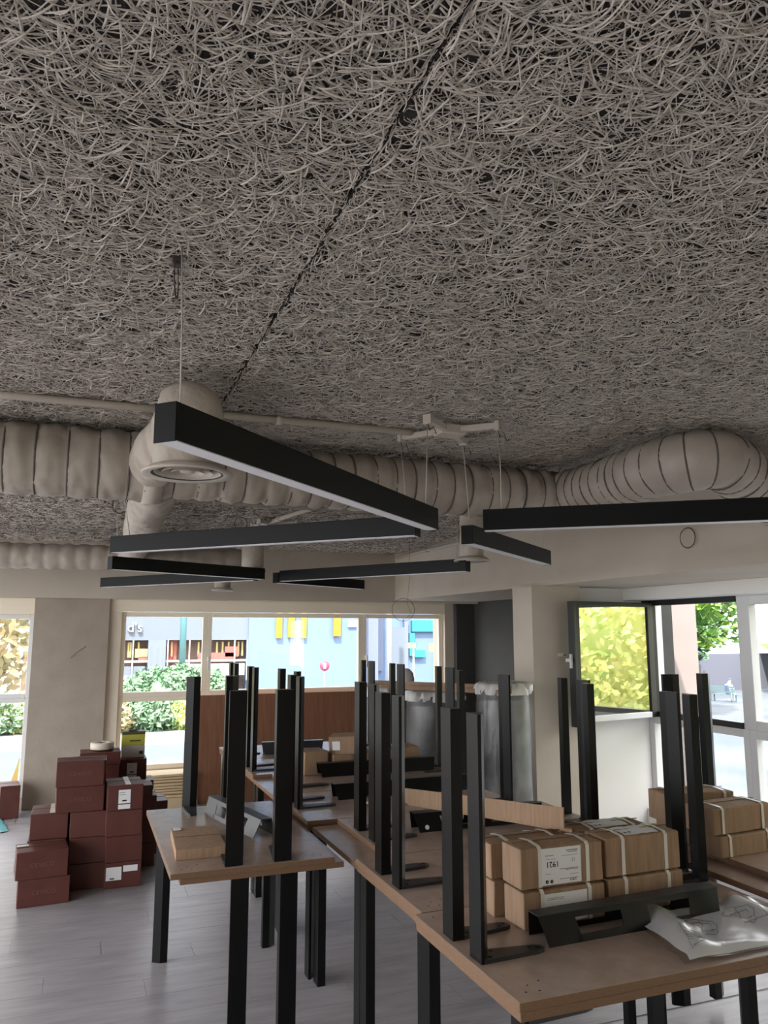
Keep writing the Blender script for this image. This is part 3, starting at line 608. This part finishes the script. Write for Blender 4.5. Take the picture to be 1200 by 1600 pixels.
# ------------------------------------------------------------------ ventilation ducts
def smooth_path(pts, step):
    pts = [Vector(p) for p in pts]; out = []
    P = [pts[0]*2-pts[1]] + pts + [pts[-1]*2-pts[-2]]
    for i in range(1, len(P)-2):
        n = max(2, int((P[i+1]-P[i]).length/step))
        for k in range(n):
            t = k/n; a,b,c,d = P[i-1],P[i],P[i+1],P[i+2]
            out.append(0.5*((2*b)+(c-a)*t+(2*a-5*b+4*c-d)*t*t+(3*b-a-3*c+d)*t**3))
    out.append(pts[-1]); return out
def duct_mesh(pts, r, quilt=0.11, bulge=0.012, crumple=0.006, seg=28, step=0.014, seed=0):
    path = smooth_path(pts, step); n = len(path); vs = []; u = None; s = 0
    for i, p in enumerate(path):
        t = (path[min(i+1,n-1)]-path[max(i-1,0)]).normalized()
        if u is None: u = Vector((0,0,1)) - t*t.z; u = u.normalized() if u.length > .1 else t.orthogonal().normalized()
        u = (u-t*u.dot(t)).normalized(); w = t.cross(u)
        if i: s += (path[i]-path[i-1]).length
        rr = r(s) if callable(r) else r
        q = abs(math.sin(math.pi*s/quilt))**0.55 if quilt else 0
        for k in range(seg):
            a = 2*math.pi*k/seg; d = u*math.cos(a)+w*math.sin(a)
            nz = noise.noise((p+d*rr)*16+Vector((seed,0,0)))*crumple + noise.noise((p+d*rr)*42+Vector((0,seed,0)))*crumple*.55
            vs.append(p+d*(rr+bulge*q-bulge+nz*(0.35+q if quilt else 1)))
    fs = [(i*seg+k,i*seg+(k+1)%seg,(i+1)*seg+(k+1)%seg,(i+1)*seg+k) for i in range(n-1) for k in range(seg)]
    fs += [tuple(range(seg))[::-1], tuple(range((n-1)*seg,n*seg))]
    return MB().add([tuple(v) for v in vs], fs, 0, True)
def rings(pts, r, quilt, parent, dr=.010, m='cord', every=1):
    path = smooth_path(pts, .014); s = 0; nxt = quilt*every
    for i in range(1, len(path)-1):
        s += (path[i]-path[i-1]).length
        if s >= nxt:
            nxt += quilt*every; t = (path[i+1]-path[i-1]).normalized(); u = t.orthogonal().normalized(); w = t.cross(u)
            _c = MB().tube([path[i]+(u*math.cos(a*math.pi/14)+w*math.sin(a*math.pi/14))*(r-dr) for a in range(29)], .0045, 5, caps=False); put(_c, 'tie_cord', m, parent)
dz0 = 2.465
d = empty('ventilation_duct', (0,3.6,dz0)); tag(d, 'fat quilted ceiling duct running left to right across the room', 'duct')
def put(mb, name, m, par):
    o = mb.build(name, m); o.parent = par; o.matrix_parent_inverse = Matrix.Translation(par.location).inverted(); return o
p1 = [(-2.6,3.6,dz0),(-1.2,3.6,dz0),(-.4,3.6,dz0),(.24,3.6,dz0)]
put(duct_mesh(p1, .158, .125, .014, .009, seed=1), 'left_sleeve', 'duct_wrap', d)
p2 = [(.24,3.6,dz0),(.9,3.6,dz0),(1.7,3.6,dz0),(2.44,3.6,dz0)]
put(duct_mesh(p2, .140, .105, .016, .008, seed=2), 'right_sleeve', 'duct_wrap', d)
rings(p1, .158, .125, d, .0075); rings(p2, .140, .105, d, .009)
MBc = MB().tube([(.22,3.6,dz0),(.30,3.6,dz0)], .166, 32); put(MBc, 'collar', 'painted_steel', d)
e = empty('ventilation_duct', (2.44,3.2,dz0)); tag(e, 'ribbed ceiling duct turning from the fat duct into the right beam', 'duct')
p3 = [(2.40,3.62,dz0),(2.43,3.45,dz0),(2.42,3.1,dz0),(2.40,2.84,dz0),(2.44,2.68,dz0+.005),(2.56,2.60,dz0+.01),(2.76,2.66,dz0-.03),(3.0,2.74,dz0-.10),(3.45,2.86,dz0-.16)]
put(duct_mesh(p3, .132, .075, .008, .005, seed=3), 'sleeve', 'duct_wrap', e)
rings(p3, .132, .075, e, .0045)
g = empty('ventilation_duct', (.31,4.7,2.4)); tag(g, 'plaster-coated branch duct leading back from the fat duct', 'duct')
put(duct_mesh([(.29,3.66,2.42),(.30,4.0,2.40),(.32,5.0,2.40),(.36,6.2,2.40),(.36,7.3,2.40)], .105, 0, 0, .012, seed=4, step=.03), 'pipe', 'duct_plaster', g)
h2 = empty('ventilation_duct', (-.3,7.4,2.4)); tag(h2, 'quilted duct along the far beam, behind the linear lights', 'duct')
put(duct_mesh([(-2.8,7.55,2.39),(-1.2,7.5,2.39),(.2,7.42,2.39),(1.36,7.3,2.39)], .115, .13, .014, .005, seed=5, step=.02), 'sleeve', 'duct_wrap', h2)
def diffuser(label, x, y, z, r, rise, body_r, link=None):
    o = empty('air_diffuser', (x,y,z)); tag(o, label, 'air vent', 'round ceiling air diffusers')
    MB().lathe([(r*.80,.004),(r,.0),(r*1.01,.006),(r*.86,.022),(r*.72,.03)], 48).build('flange', 'painted_steel', o)
    for k, (ri, ro) in enumerate(((.62,.74),(.44,.56),(.22,.36))):
        MB().lathe([(r*ro,.006),(r*ro,.010),(r*ri,.030),(r*ri,.026),(r*ro,.006)], 40).build('ring_blade', 'painted_steel', o)
    MB().lathe([(.001,.012),(r*.16,.010),(r*.18,.016),(.001,.02)], 24).build('centre_cap', 'painted_steel', o)
    j = lambda a, zz: .006*noise.noise((math.cos(a)*3+x, math.sin(a)*3, zz*14))
    MB().lathe([(body_r*.98,.024),(body_r,.03)]+[(body_r, .03+(rise-.03)*k/8) for k in range(1,9)]+[(body_r*.86,rise+body_r*.42),(body_r*.5,rise+body_r*.68),(.001,rise+body_r*.74)], 36, jit=j).build('boot', 'duct_plaster', o)
    MB().lathe([(body_r*.96,.034),(.001,.036)], 30).build('dark_throat', 'gasket', o)
    return o
d1 = diffuser('large round diffuser hanging below its plastered boot behind the nearest light bar', .308, 2.66, 2.255, .150, .235, .112)
put(duct_mesh([(.31,2.66,2.46),(.30,2.95,2.455),(.27,3.25,2.46),(.26,3.5,dz0)], .112, 0, 0, .008, seed=6, step=.03), 'boot_elbow', 'duct_plaster', d1)
diffuser('round diffuser on a white collar under the right end of the fat duct', 2.43, 4.68, 2.20, .122, .36, .080)
diffuser('small round diffuser among the far light bars', 1.24, 6.12, 2.19, .112, .30, .085)
o = diffuser('smallest round diffuser, lowest and farthest at the far beam', 1.30, 7.9, 2.14, .11, .45, .08)
# ------------------------------------------------------------------ conduits
def conduit(label, pts, r, clamps):
    o = empty('conduit_pipe', pts[0]); tag(o, label, 'pipe', 'thin painted conduits on the ceiling')
    put(MB().tube(pts, r, 10), 'pipe', 'painted_steel', o)
    P = [Vector(p) for p in pts]
    for t in clamps:
        c = P[0].lerp(P[-1], t); a = (P[-1]-P[0]).normalized()
        put(MB().tube([c-a*.013, c+a*.013], r*1.45, 10), 'coupling', 'painted_steel', o)
    return o
conduit('painted conduit on the ceiling leading to the nearest light hub', [(-2.4,3.22,2.615),(1.33,3.13,2.615)], .016, (.42,.84))
conduit('painted conduit hanging behind the fat duct', [(-2.6,5.35,2.62),(1.95,5.40,2.62)], .018, (.3,.75))
conduit('short painted conduit slanting to the far light hub', [(1.32,6.5,2.61),(1.50,5.40,2.61)], .018, (.5,))
conduit('painted conduit along the top of the right beam', [(3.42,8.5,2.60),(3.42,5.6,2.60)], .016, (.3,.7))
# ------------------------------------------------------------------ linear pendant lights
BH_, BW_ = 0.088, 0.058; ZB = 2.135
def light_bar(label, a, b, hang):
    a = Vector((*a, ZB)); b = Vector((*b, ZB)); dvec = b-a; Ln = dvec.length
    o = empty('linear_light', a, math.atan2(dvec.y, dvec.x)); tag(o, label, 'ceiling light', 'black linear pendant lights in star groups')
    t = .003; h = BW_/2
    MB().box((0,-h,.003),(Ln,-h+t,BH_)).box((0,h-t,.003),(Ln,h,BH_)).box((0,-h,BH_-t),(Ln,h,BH_)).build('housing', 'lamp_black', o, bevel=.0008)
    for x0 in (0, Ln-t): MB().box((x0,-h,.0),(x0+t,h,BH_)).build('end_cap', 'lamp_black', o)
    MB().box((t,-h+t+.002,.0015),(Ln-t,h-t-.002,.006)).build('diffuser', 'diffuser', o)
    for (s, tx, ty, tz) in hang:
        p0 = Vector((s*Ln,0,BH_-.002)); inv = Matrix.Rotation(-o.rotation_euler.z, 3, 'Z')
        p1 = inv @ (Vector((tx,ty,tz))-a)
        MB().tube([p0, p0.lerp(p1,.5)+Vector((.003,0,0)), p1], .0022, 6).build('suspension_cable', 'cable', o)
    return o
hub1 = (1.455,2.99); hub2 = (1.42,6.22); HZ = 2.60
A1 = {'A':(1.29,2.86),'B':(1.305,3.19),'G':(1.60,3.15),'H':(1.615,2.85)}
A2 = {'C':(1.27,6.08),'D':(1.28,6.38),'E':(1.57,6.38),'F':(1.58,6.06)}
light_bar('black linear light slanting toward the camera at the left, nearest of all', (.145,1.70), (1.30,2.85), [(.03,.175,1.80,CZ-.01),(.96,*A1['A'],HZ-.02)])
light_bar('long black linear light crossing below the fat duct from left to centre', (.139,4.293), (1.323,3.043), [(.06,.13,4.25,CZ-.01),(.97,*A1['B'],HZ-.02)])
light_bar('short-looking black linear light pointing away right, over the tall foil roll', (1.654,3.231), (2.64,4.10), [(.03,*A1['G'],HZ-.02),(.95,2.55,4.0,CZ-.01)])
light_bar('black linear light running out of the frame at the right edge', (1.517,2.807), (2.66,1.93), [(.05,*A1['H'],HZ-.02),(.97,2.6,1.95,CZ-.01)])
light_bar('far-left black linear light, middle of the three at the left', (.153,5.416), (1.305,6.057), [(.04,.17,5.42,CZ-.01),(.97,*A2['C'],HZ-.02)])
light_bar('lowest far-left black linear light, its left end in front of the beam', (.166,7.65), (1.275,6.17), [(.04,.18,7.6,CZ-.01),(.97,*A2['D'],HZ-.02)])
light_bar('farthest short black linear light just left of the beam corner', (1.492,6.417), (2.50,7.10), [(.04,*A2['E'],HZ-.02),(.95,2.45,7.05,CZ-.01)])
light_bar('thin black linear light in front of the beam corner, above the far window', (1.502,6.234), (2.427,4.73), [(.05,*A2['F'],HZ-.02),(.95,2.38,4.8,CZ-.01)])
def hub(label, c, arms):
    o = empty('light_hub', (c[0],c[1],HZ)); tag(o, label, 'junction hub', 'ceiling hubs feeding the light stars')
    MB().box((-.06,-.045,-.025),(.06,.045,.02)).build('junction_box', 'painted_steel', o, bevel=.006)
    MB().tube([(0,0,.018),(0,0,CZ-HZ)], .02, 12).build('stem', 'painted_steel', o)
    for (x, y) in arms.values():
        v = Vector((x-c[0], y-c[1], 0)); a = math.atan2(v.y, v.x); M = Matrix.Rotation(a, 4, 'Z')
        ar = MB().box((.05,-.014,-.012),(v.length,.014,.014), M=M).build('arm', 'painted_steel', o, bevel=.003)
        MB().box((v.length-.012,-.018,-.02),(v.length+.006,.018,.02), M=M).build('end_bracket', 'painted_steel', ar)
        e0 = M @ Vector((v.length,0,-.015)); MB().tube([e0, e0+Vector((.015,.01,-.03)), e0+Vector((.028,.0,-.012)), e0+Vector((.035,-.008,-.045))], .0022, 5).build('wire_end', 'wire_dark', ar)
    return o
hub('pale ceiling hub with four arms above the nearest light star', hub1, A1)
hub('pale ceiling hub with four arms above the far light star', hub2, A2)
# wire loops
def loop(name, label, c, r, nrm, m='wire_dark', tail=None, turns=2, th=.0022):
    o = empty(name, c); tag(o, label, 'wire'); n = Vector(nrm).normalized(); u = n.orthogonal().normalized(); w = n.cross(u)
    pts = [(u*math.cos(a*.35)+w*math.sin(a*.35))*(r*(1+.03*math.sin(a*.2)))+n*.002*math.sin(a*.3) for a in range(int(18*turns)+1)]
    MB().tube(pts, th, 5).build('coil', m, o)
    if tail: MB().tube([Vector(p)-Vector(c) for p in tail], .0015, 5).build('tail', m, o)
    return o
hk = loop('hanging_hook', 'ceiling hook with a coiled loop of grey cable above the nearest light', (.170,1.85,CZ-.075), .042, (.93,-.25,0), 'wire_dark', [(.180,1.86,CZ-.0),(.180,1.85,CZ-.06)], th=.0014)
MB().box((-.012,-.012,.035),(.012,.012,.075)).build('bracket','wire_dark',hk,bevel=.003)
loop('wire_coil', 'coil of grey cable hanging on the right beam under the light', (3.43,3.76,2.30), .062, (1,0,0))
loop('wire_coil', 'small wire ring by the plastered branch duct', (.17,4.55,2.43), .045, (.3,.9,0))
loop('wire_coil', 'small wire ring and clamp near the far light hub', (1.03,5.55,2.50), .045, (.3,.9,0))
loop('hanging_wires', 'thin loose wires dangling in front of the far window', (2.68,6.5,1.93), .10, (.3,.95,0), 'wire_dark', [(2.745,6.5,CZ-.02),(2.74,6.5,2.2),(2.72,6.5,1.98),(2.75,6.49,1.90),(2.70,6.5,1.84)], 1.1)
MBw = loop('hanging_wires', 'short reddish wire tails under the far conduit', (1.75,5.3,2.50), .02, (.3,.95,0), 'sign_red', [(1.75,5.35,2.6),(1.76,5.3,2.5),(1.80,5.3,2.38)], .6)
w = empty('wall_wire', (-.02,8.735,1.53)); tag(w, 'thin bent wire sticking out of the beige wall pier', 'wire'); MB().tube([(-.06,-.01,-.06),(0,-.03,0),(.07,-.02,.05),(.09,.02,.055)], .003, 5).build('wire','wire_dark',w)
w = empty('cable_outlet', (3.62,5.448,1.55)); tag(w, 'white cable outlet on the cream pier beside the sash lock', 'outlet'); MB().box((-.035,-.006,-.012),(.035,.0,.012)).build('plate','frame_white',w,bevel=.004); MB().tube([(.02,-.004,0),(.025,-.02,0)],.006,8).build('plug','wire_dark',w)
w = MB().box((-.05,-.05,-.004),(.05,.05,0)).build('soffit_vent','frame_grey',None,(3.85,8.2,2.099),bevel=.002); tag(w,'small dark-edged plate on the soffit above the dark recess','vent')
# ------------------------------------------------------------------ outdoors
g1 = MB().box((-60,9.2,-.6),(4.9,60,-.35)).box((-60,-60,-.6),(4.9,9.2,-.35)).build('street_ground', 'pavement'); struct(g1, 'pale pavement outside')
g2 = MB().box((4.9,-60,-2.8),(120,120,-2.5)).build('plaza_ground', 'plaza'); struct(g2, 'pale plaza below the right-hand windows')
rd = MB().box((-60,11.0,-.35),(4.9,15.6,-.345)).build('road', 'asphalt'); struct(rd, 'blue-grey road outside the far windows')
g3 = MB().box((4.9,9.3,-2.5),(8.4,60,-.35)).build('street_bank', 'pavement'); struct(g3, 'pavement continuing right of the road')
FY = 24.0
fb = empty('restaurant_building', (6,FY,-.35)); tag(fb, 'pale blue-grey restaurant building across the street', 'building')
def fbx(name, x0, x1, z0, z1, m, y0=0.0, y1=.05, par=None):
    par = par or fb
    o = MB().box((x0,FY+y0,z0),(x1,FY+y1,z1)).build(name, m); o.parent = par
    P = fb.location if par is fb else fb.location
    o.matrix_parent_inverse = Matrix.Translation(fb.location).inverted(); return o
fbx('wall', -1.5, 4.78, 1.5, 7.0, 'facade_grey', 0, 3); fbx('wall', -1.5, 8.5, -.35, .02, 'facade_grey', 0, 3)
fbx('blue_panel', 4.78, 8.55, .02, 7.0, 'facade_blue', -.05, 3)
fbx('pillar', 1.86, 2.36, .02, 1.5, 'facade_lilac', 0, .5); fbx('back_wall', -1.5, 4.78, .02, 1.5, 'shop_brown', .7, .8)
fbx('orange_panel', 2.42, 2.70, .9, 1.5, 'shop_red', .3, .35); fbx('side_wall', 8.55, 9.2, .0, 7, 'facade_lilac', .5, 3)
for x0, x1, z0, z1, m in ((3.3,4.4,.92,1.12,'shop_red'),(4.1,4.5,1.0,1.3,'shop_red'),(1.5,1.85,1.0,1.25,'lamp_cream'),(1.6,1.85,.92,1.02,'shop_red'),(-1.5,1.86,.86,.92,'sign_white'),(2.36,4.78,.86,.92,'sign_white'),(2.9,4.7,.45,.8,'sign_white'),(-.9,1.8,.35,.75,'facade_grey')): fbx('shop_band', x0, x1, z0, z1, m, .05, .12)
for x in (1.30,1.36,1.58,2.52,3.3,3.55,3.85,4.02,4.2,4.38,4.5,4.62): fbx('lamp_strip', x, x+.05, 1.02 if x > 2 else 1.0, 1.44, 'lamp_cream', .2, .25)
for x in (1.42,2.40,3.02,4.36,4.74): fbx('mullion', x, x+.035, .3, 1.5, 'sign_white', .0, .05)
fbx('small_sign', 7.95, 8.25, 1.89, 2.09, 'sign_white', -.12, -.06)
M_ = frameM((1.46,FY-.06,1.86), (1,0,0), (0,0,1)); t_ = text('lettering', "d's", .40, 'sign_white', None, M_, .03); t_.parent = fb; t_.matrix_parent_inverse = Matrix.Translation(fb.location).inverted()
# golden arches on the blue panel
ar = empty('arch_sign', (6.09,FY-.12,1.55)); tag(ar, 'yellow double-arch sign on the blue panel of the restaurant', 'sign')
for s in (-1, 1):
    yo = .004*s
    pts = [(s*.385,0,0)] + [(s*(.20+.19*math.cos(k*math.pi/16)) , 0, .55+.85*math.sin(k*math.pi/16)) for k in range(0,17)] + [(s*.02,0,.02)]
    vs = []
    for i, p in enumerate(pts):
        q0 = Vector(pts[max(0,i-1)]); q1 = Vector(pts[min(len(pts)-1,i+1)]); tt = (q1-q0).normalized(); nn = Vector((-tt.z,0,tt.x)); w_ = .085
        for y in (-.05+yo,.05+yo): vs += [Vector(p)+nn*w_+Vector((0,y,0)), Vector(p)-nn*w_+Vector((0,y,0))]
    n_ = len(pts); fs = []
    for i in range(n_-1):
        a_ = 4*i; b_ = a_+4; fs += [(a_,b_,b_+1,a_+1),(a_+2,a_+3,b_+3,b_+2),(a_,a_+2,b_+2,b_),(a_+1,b_+1,b_+3,a_+3)]
    fs += [(0,1,3,2),(4*(n_-1),4*(n_-1)+2,4*(n_-1)+3,4*(n_-1)+1)]
    MB().add([tuple(v) for v in vs], fs).build('arch', 'sign_yellow', ar)
o = MB().box((-.115,-.05,0),(.115,.05,1.6)).build('banner', 'sign_orange', None, (7.56,FY-.15,1.60), bevel=.01); tag(o, 'single orange vertical banner right of the yellow arches', 'sign')
b2 = empty('shop_building', (11,26,-.35)); tag(b2, 'blue shop front with cyan signs seen through the right far pane', 'building')
def b2x(name, x0, x1, z0, z1, m, y0, y1): o = MB().box((x0-11,y0-26,z0+.35),(x1-11,y1-26,z1+.35)).build(name, m, b2); return o
b2x('wall', 9.2, 14.5, -.35, 7, 'facade_blue', 26, 28)
for x0,x1,z0,z1,m in ((11.0,11.9,1.75,2.15,'sign_cyan'),(10.9,11.1,.9,1.7,'sign_cyan'),(11.1,11.5,.85,1.1,'sign_cyan'),(9.45,9.9,.4,2.2,'facade_lilac'),(10.2,10.7,-.2,1.9,'facade_grey'),(12.0,12.2,-.2,2.2,'facade_lilac'),(10.7,10.85,.2,2.2,'facade_lilac')): b2x('shop_panel', x0, x1, z0, z1, m, 25.85, 26)
for label, x, y, z, w_, h_, m in (('small cream square sign outside the right far pane',10.55,23.0,1.25,.38,.26,'lamp_cream'),('smaller cream sign on a post outside the right far pane',9.55,22.5,1.33,.24,.16,'lamp_cream')):
    s_ = empty('street_sign', (x,y,-.35)); tag(s_, label, 'sign'); MB().box((-w_/2,-.02,z+.35-h_/2),(w_/2,.02,z+.35+h_/2)).build('plate',m,s_); MB().tube([(w_*.3,.03,0),(w_*.3,.03,z+.35)],.025,8).build('post','sign_white',s_)
po = empty('lamp_post', (2.66,22.5,-.35)); tag(po, 'teal lamp post in front of the restaurant', 'lamp post'); MB().tube([(0,0,0),(0,0,6)], .09, 12).build('post','teal_pole',po); MB().lathe([(.16,0),(.16,.3),(.1,.4)],16).build('base','teal_pole',po)
po = empty('lamp_post', (9.0,23,-.35)); tag(po, 'white post outside the right far pane', 'lamp post'); MB().tube([(0,0,0),(0,0,6)], .08, 12).build('post','sign_white',po); MB().lathe([(.15,0),(.15,.3),(.1,.4)],16).build('base','sign_white',po)
ss = empty('traffic_sign', (6.9,23,-.35)); tag(ss, 'small round pink-red traffic sign below the yellow arches', 'sign'); MB().tube([(0,0,0),(0,0,1.0)],.02,8).build('post','sign_white',ss); MB().tube([(0,-.03,1.08),(0,-.06,1.08)],.15,20).build('disc','sign_red',ss); MB().box((-.04,-.07,1.0),(.04,-.062,1.16)).build('symbol','sign_white',ss)
# foliage
def foliage(n, rad, m, seed, size, flat=1.0):
    rg = np.random.default_rng(seed); mb = MB()
    for k in range(n):
        v = rg.normal(size=3); v /= np.linalg.norm(v); rr = (0.55+0.45*rg.random()**.5)
        lump = 1+.25*noise.noise(Vector(v*2.2)+Vector((seed,0,0)))
        p = Vector((v[0]*rad[0], v[1]*rad[1], v[2]*rad[2]))*rr*lump
        a = Vector(rg.normal(size=3)).normalized(); b_ = a.orthogonal().normalized(); s = size*(.6+.8*rg.random())
        mb.add([p-a*s, p+b_*s*.55, p+a*s, p-b_*s*.55], [(0,1,2,3)])
    return mb
def tree(label, loc, H, rad, m, seed, n=1800, size=.16, name='tree', trunk=True):
    o = empty(name, loc); tag(o, label, 'tree' if trunk else 'shrub')
    c = foliage(n, rad, m, seed, size).build('crown', m, o); c.location = (0,0,H)
    kc = 1.0 if trunk else .72
    core = MB().lathe([(.001,-rad[2]*.72),(rad[0]*.45*kc,-rad[2]*.5),(rad[0]*.66*kc,0),(rad[0]*.45*kc,rad[2]*.5),(.001,rad[2]*.72)], 14, jit=lambda a,z: rad[0]*.12*math.sin(a*3+z*2)).build('inner_crown', m, o); core.location = (0,0,H)
    if trunk: MB().tube([(0,0,0),(.05,0,H*.4),(0,.05,H)], [rad[0]*.08,rad[0]*.06,rad[0]*.03], 10).build('trunk','bark',o)
    return o
for k,(x,y,rx,rz,m) in enumerate(((.6,20.5,1.0,.62,'leaf_green'),(1.9,20.8,1.1,.70,'leaf_green'),(2.55,21.3,.8,.75,'leaf_green'),(3.35,21.5,.55,.62,'leaf_green'),(.55,17.9,.75,.42,'leaf_autumn'),(1.45,18.0,.75,.45,'leaf_green'),(2.3,18.1,.7,.40,'leaf_yellow'),(-2.4,18.2,1.6,.55,'leaf_green'),(-.9,18.6,.9,.5,'leaf_yellow'))):
    tree(['leftmost green hedge bush in front of the restaurant','second green hedge bush in front of the restaurant','third green hedge bush beside the teal post','rightmost small green bush below the wide pane','low autumn-coloured shrub by the kerb','low green shrub by the kerb','low yellowish shrub by the kerb','low green shrub outside the left window','low yellowish shrub outside the left window'][k], (x,y,-.35), rz*.7, (rx,.5,rz), m, 40+k, 2200, .075, 'shrub', False)
tree('yellow autumn tree outside the left window', (-2.6,21,-.35), 2.4, (2.0,1.6,1.9), 'leaf_autumn', 61, 1500, .16)
tree('second autumn tree farther left outside the left window', (-7.0,24,-.35), 3.0, (3,2,2.2), 'leaf_autumn', 62, 1500, .18)
pl = empty('planter', (-1.4,9.9,-.35)); tag(pl, 'long red planter with yellow-green plants outside the left window', 'planter')
MB().box((-1.6,-.15,0),(.95,.15,.42)).build('box','shop_red',pl); 
for k in range(9): MB().add([(-1.4+.27*k,0,.42),(-1.33+.27*k,.02,.42),(-1.30+.27*k+.06*math.sin(k*2),0,.72+.05*math.cos(k)),],[(0,1,2)]).build('leaf','leaf_yellow',pl)
# right side: pink wing, trees, plaza
wg = MB().box((4.78,6.2,-2.5),(5.70,6.6,5.0)).build('wall_wing', 'pink_wall'); struct(wg, 'pinkish outer wall of the building wing')
tree('large lime-green tree over the plaza', (28.6,33,-2.5), 6.4, (4.6,3.4,3.2), 'leaf_lime', 71, 5000, .22)
tree('darker green tree left of the lime tree, beyond the plaza', (38.2,43.2,-2.5), 4.4, (3.2,2.2,2.3), 'leaf_green', 72, 3000, .22)
tree('green tree standing on the lawn beyond the plaza', (46,37,-2.5), 6.8, (4.0,3,3.2), 'leaf_lime', 73, 3400, .24)
tree('tall yellow-green tree close outside the right-hand windows', (12.4,.2,-2.5), 4.1, (2.6,2.9,3.0), 'leaf_yellow', 74, 14000, .085)
tree('second yellow-green tree down the street outside the right-hand windows', (21.0,-9.5,-2.5), 5.0, (5,5,4.5), 'leaf_lime', 75, 5000, .30)
tree('autumn-toned tree farther down the street on the right', (11.5,-9.5,-2.5), 4.6, (3.0,3.0,3.2), 'leaf_autumn', 76, 3600, .24)
sw = MB().box((24,46.0,-2.5),(60,46.8,.15)).build('plaza_wall','stone_grey'); struct(sw,'grey stone retaining wall beyond the plaza benches')
ln = MB().add([(48,40,-2.5),(75,40,-2.5),(75,45.9,.9),(48,45.9,.9)],[(0,1,2,3)]).build('lawn_bank','lawn'); struct(ln,'green lawn bank beside the plaza')
def bench(label, loc, rz, L=1.7):
    o = empty('park_bench', loc, rz); tag(o, label, 'bench', 'park benches on the plaza')
    for y in (-.18,-.05,.08): MB().box((-L/2,y,.43),(L/2,y+.11,.46)).build('seat_slat','bench_green',o)
    for z in (.56,.70,.84): MB().box((-L/2,.20,z),(L/2,.23,z+.11)).build('back_slat','bench_green',o)
    for x in (-L/2+.15, L/2-.15): MB().box((x-.03,-.18,0),(x+.03,-.12,.43)).box((x-.03,.18,0),(x+.03,.24,.95)).build('leg','bench_green',o)
    return o
def person(label, loc, rz, top, hat):
    o = empty('person', loc, rz); tag(o, label, 'person', 'people sitting on the plaza benches')
    V = [(0,0,.50),(0,.02,.75),(0,-.03,1.0),(0,-.10,1.13),(0,-.16,1.24),(.19,-.04,.98),(.25,-.14,.74),(.16,-.36,.66),(-.19,-.04,.98),(-.25,-.14,.74),(-.16,-.36,.66),(.10,-.02,.50),(.12,-.45,.50),(.12,-.46,.08),(.12,-.60,.04),(-.10,-.02,.50),(-.12,-.45,.50),(-.12,-.46,.08),(-.12,-.60,.04)]
    E = [(0,1),(1,2),(2,3),(3,4),(2,5),(5,6),(6,7),(2,8),(8,9),(9,10),(0,11),(11,12),(12,13),(13,14),(0,15),(15,16),(16,17),(17,18)]
    rad = [.16,.15,.16,.055,.10,.07,.05,.04,.07,.05,.04,.10,.085,.055,.045,.10,.085,.055,.045]
    me = bpy.data.meshes.new('body'); me.from_pydata(V,E,[]); b_ = obj('body', me, o)
    b_.modifiers.new('skin','SKIN')
    for i, rr in enumerate(rad): me.skin_vertices[0].data[i].radius = (rr, rr)
    me.skin_vertices[0].data[0].use_root = True
    b_.modifiers.new('sub','SUBSURF').levels = 1; b_.modifiers['sub'].render_levels = 1
    me.materials.append(MATS[top])
    MB().lathe([(.001,-.11),(.07,-.08),(.095,0),(.085,.07),(.001,.115)],16,c=(0,-.18,1.30)).build('head','skin',o)
    MB().lathe([(.098,0.0),(.10,.03),(.085,.09),(.001,.13)],16,c=(0,-.17,1.31)).build('hair_cap',hat,o)
    MB().tube([(0,-.28,1.29),(0,-.30,1.275)],[.018,.012],6).build('nose','skin',o)
    MB().box((-.13,.12,.62),(.13,.26,1.02)).build('backpack','cloth_blue',o,bevel=.04)
    return o
bench('dark park bench on the plaza with the person in a blue cap', (37.3,38.6,-2.5), R(107)); bench('dark park bench at the pillar edge with the person in a pink cap', (35.75,40.1,-2.5), R(107))
person('person sitting on the plaza bench, pale top, dark bag and blue cap', (37.42,38.3,-2.5), R(107), 'cloth_white', 'cloth_blue')
person('person sitting on the plaza bench nearer the pink wall, pale top and pink cap', (35.85,39.8,-2.5), R(107), 'cloth_white', 'cloth_pink')
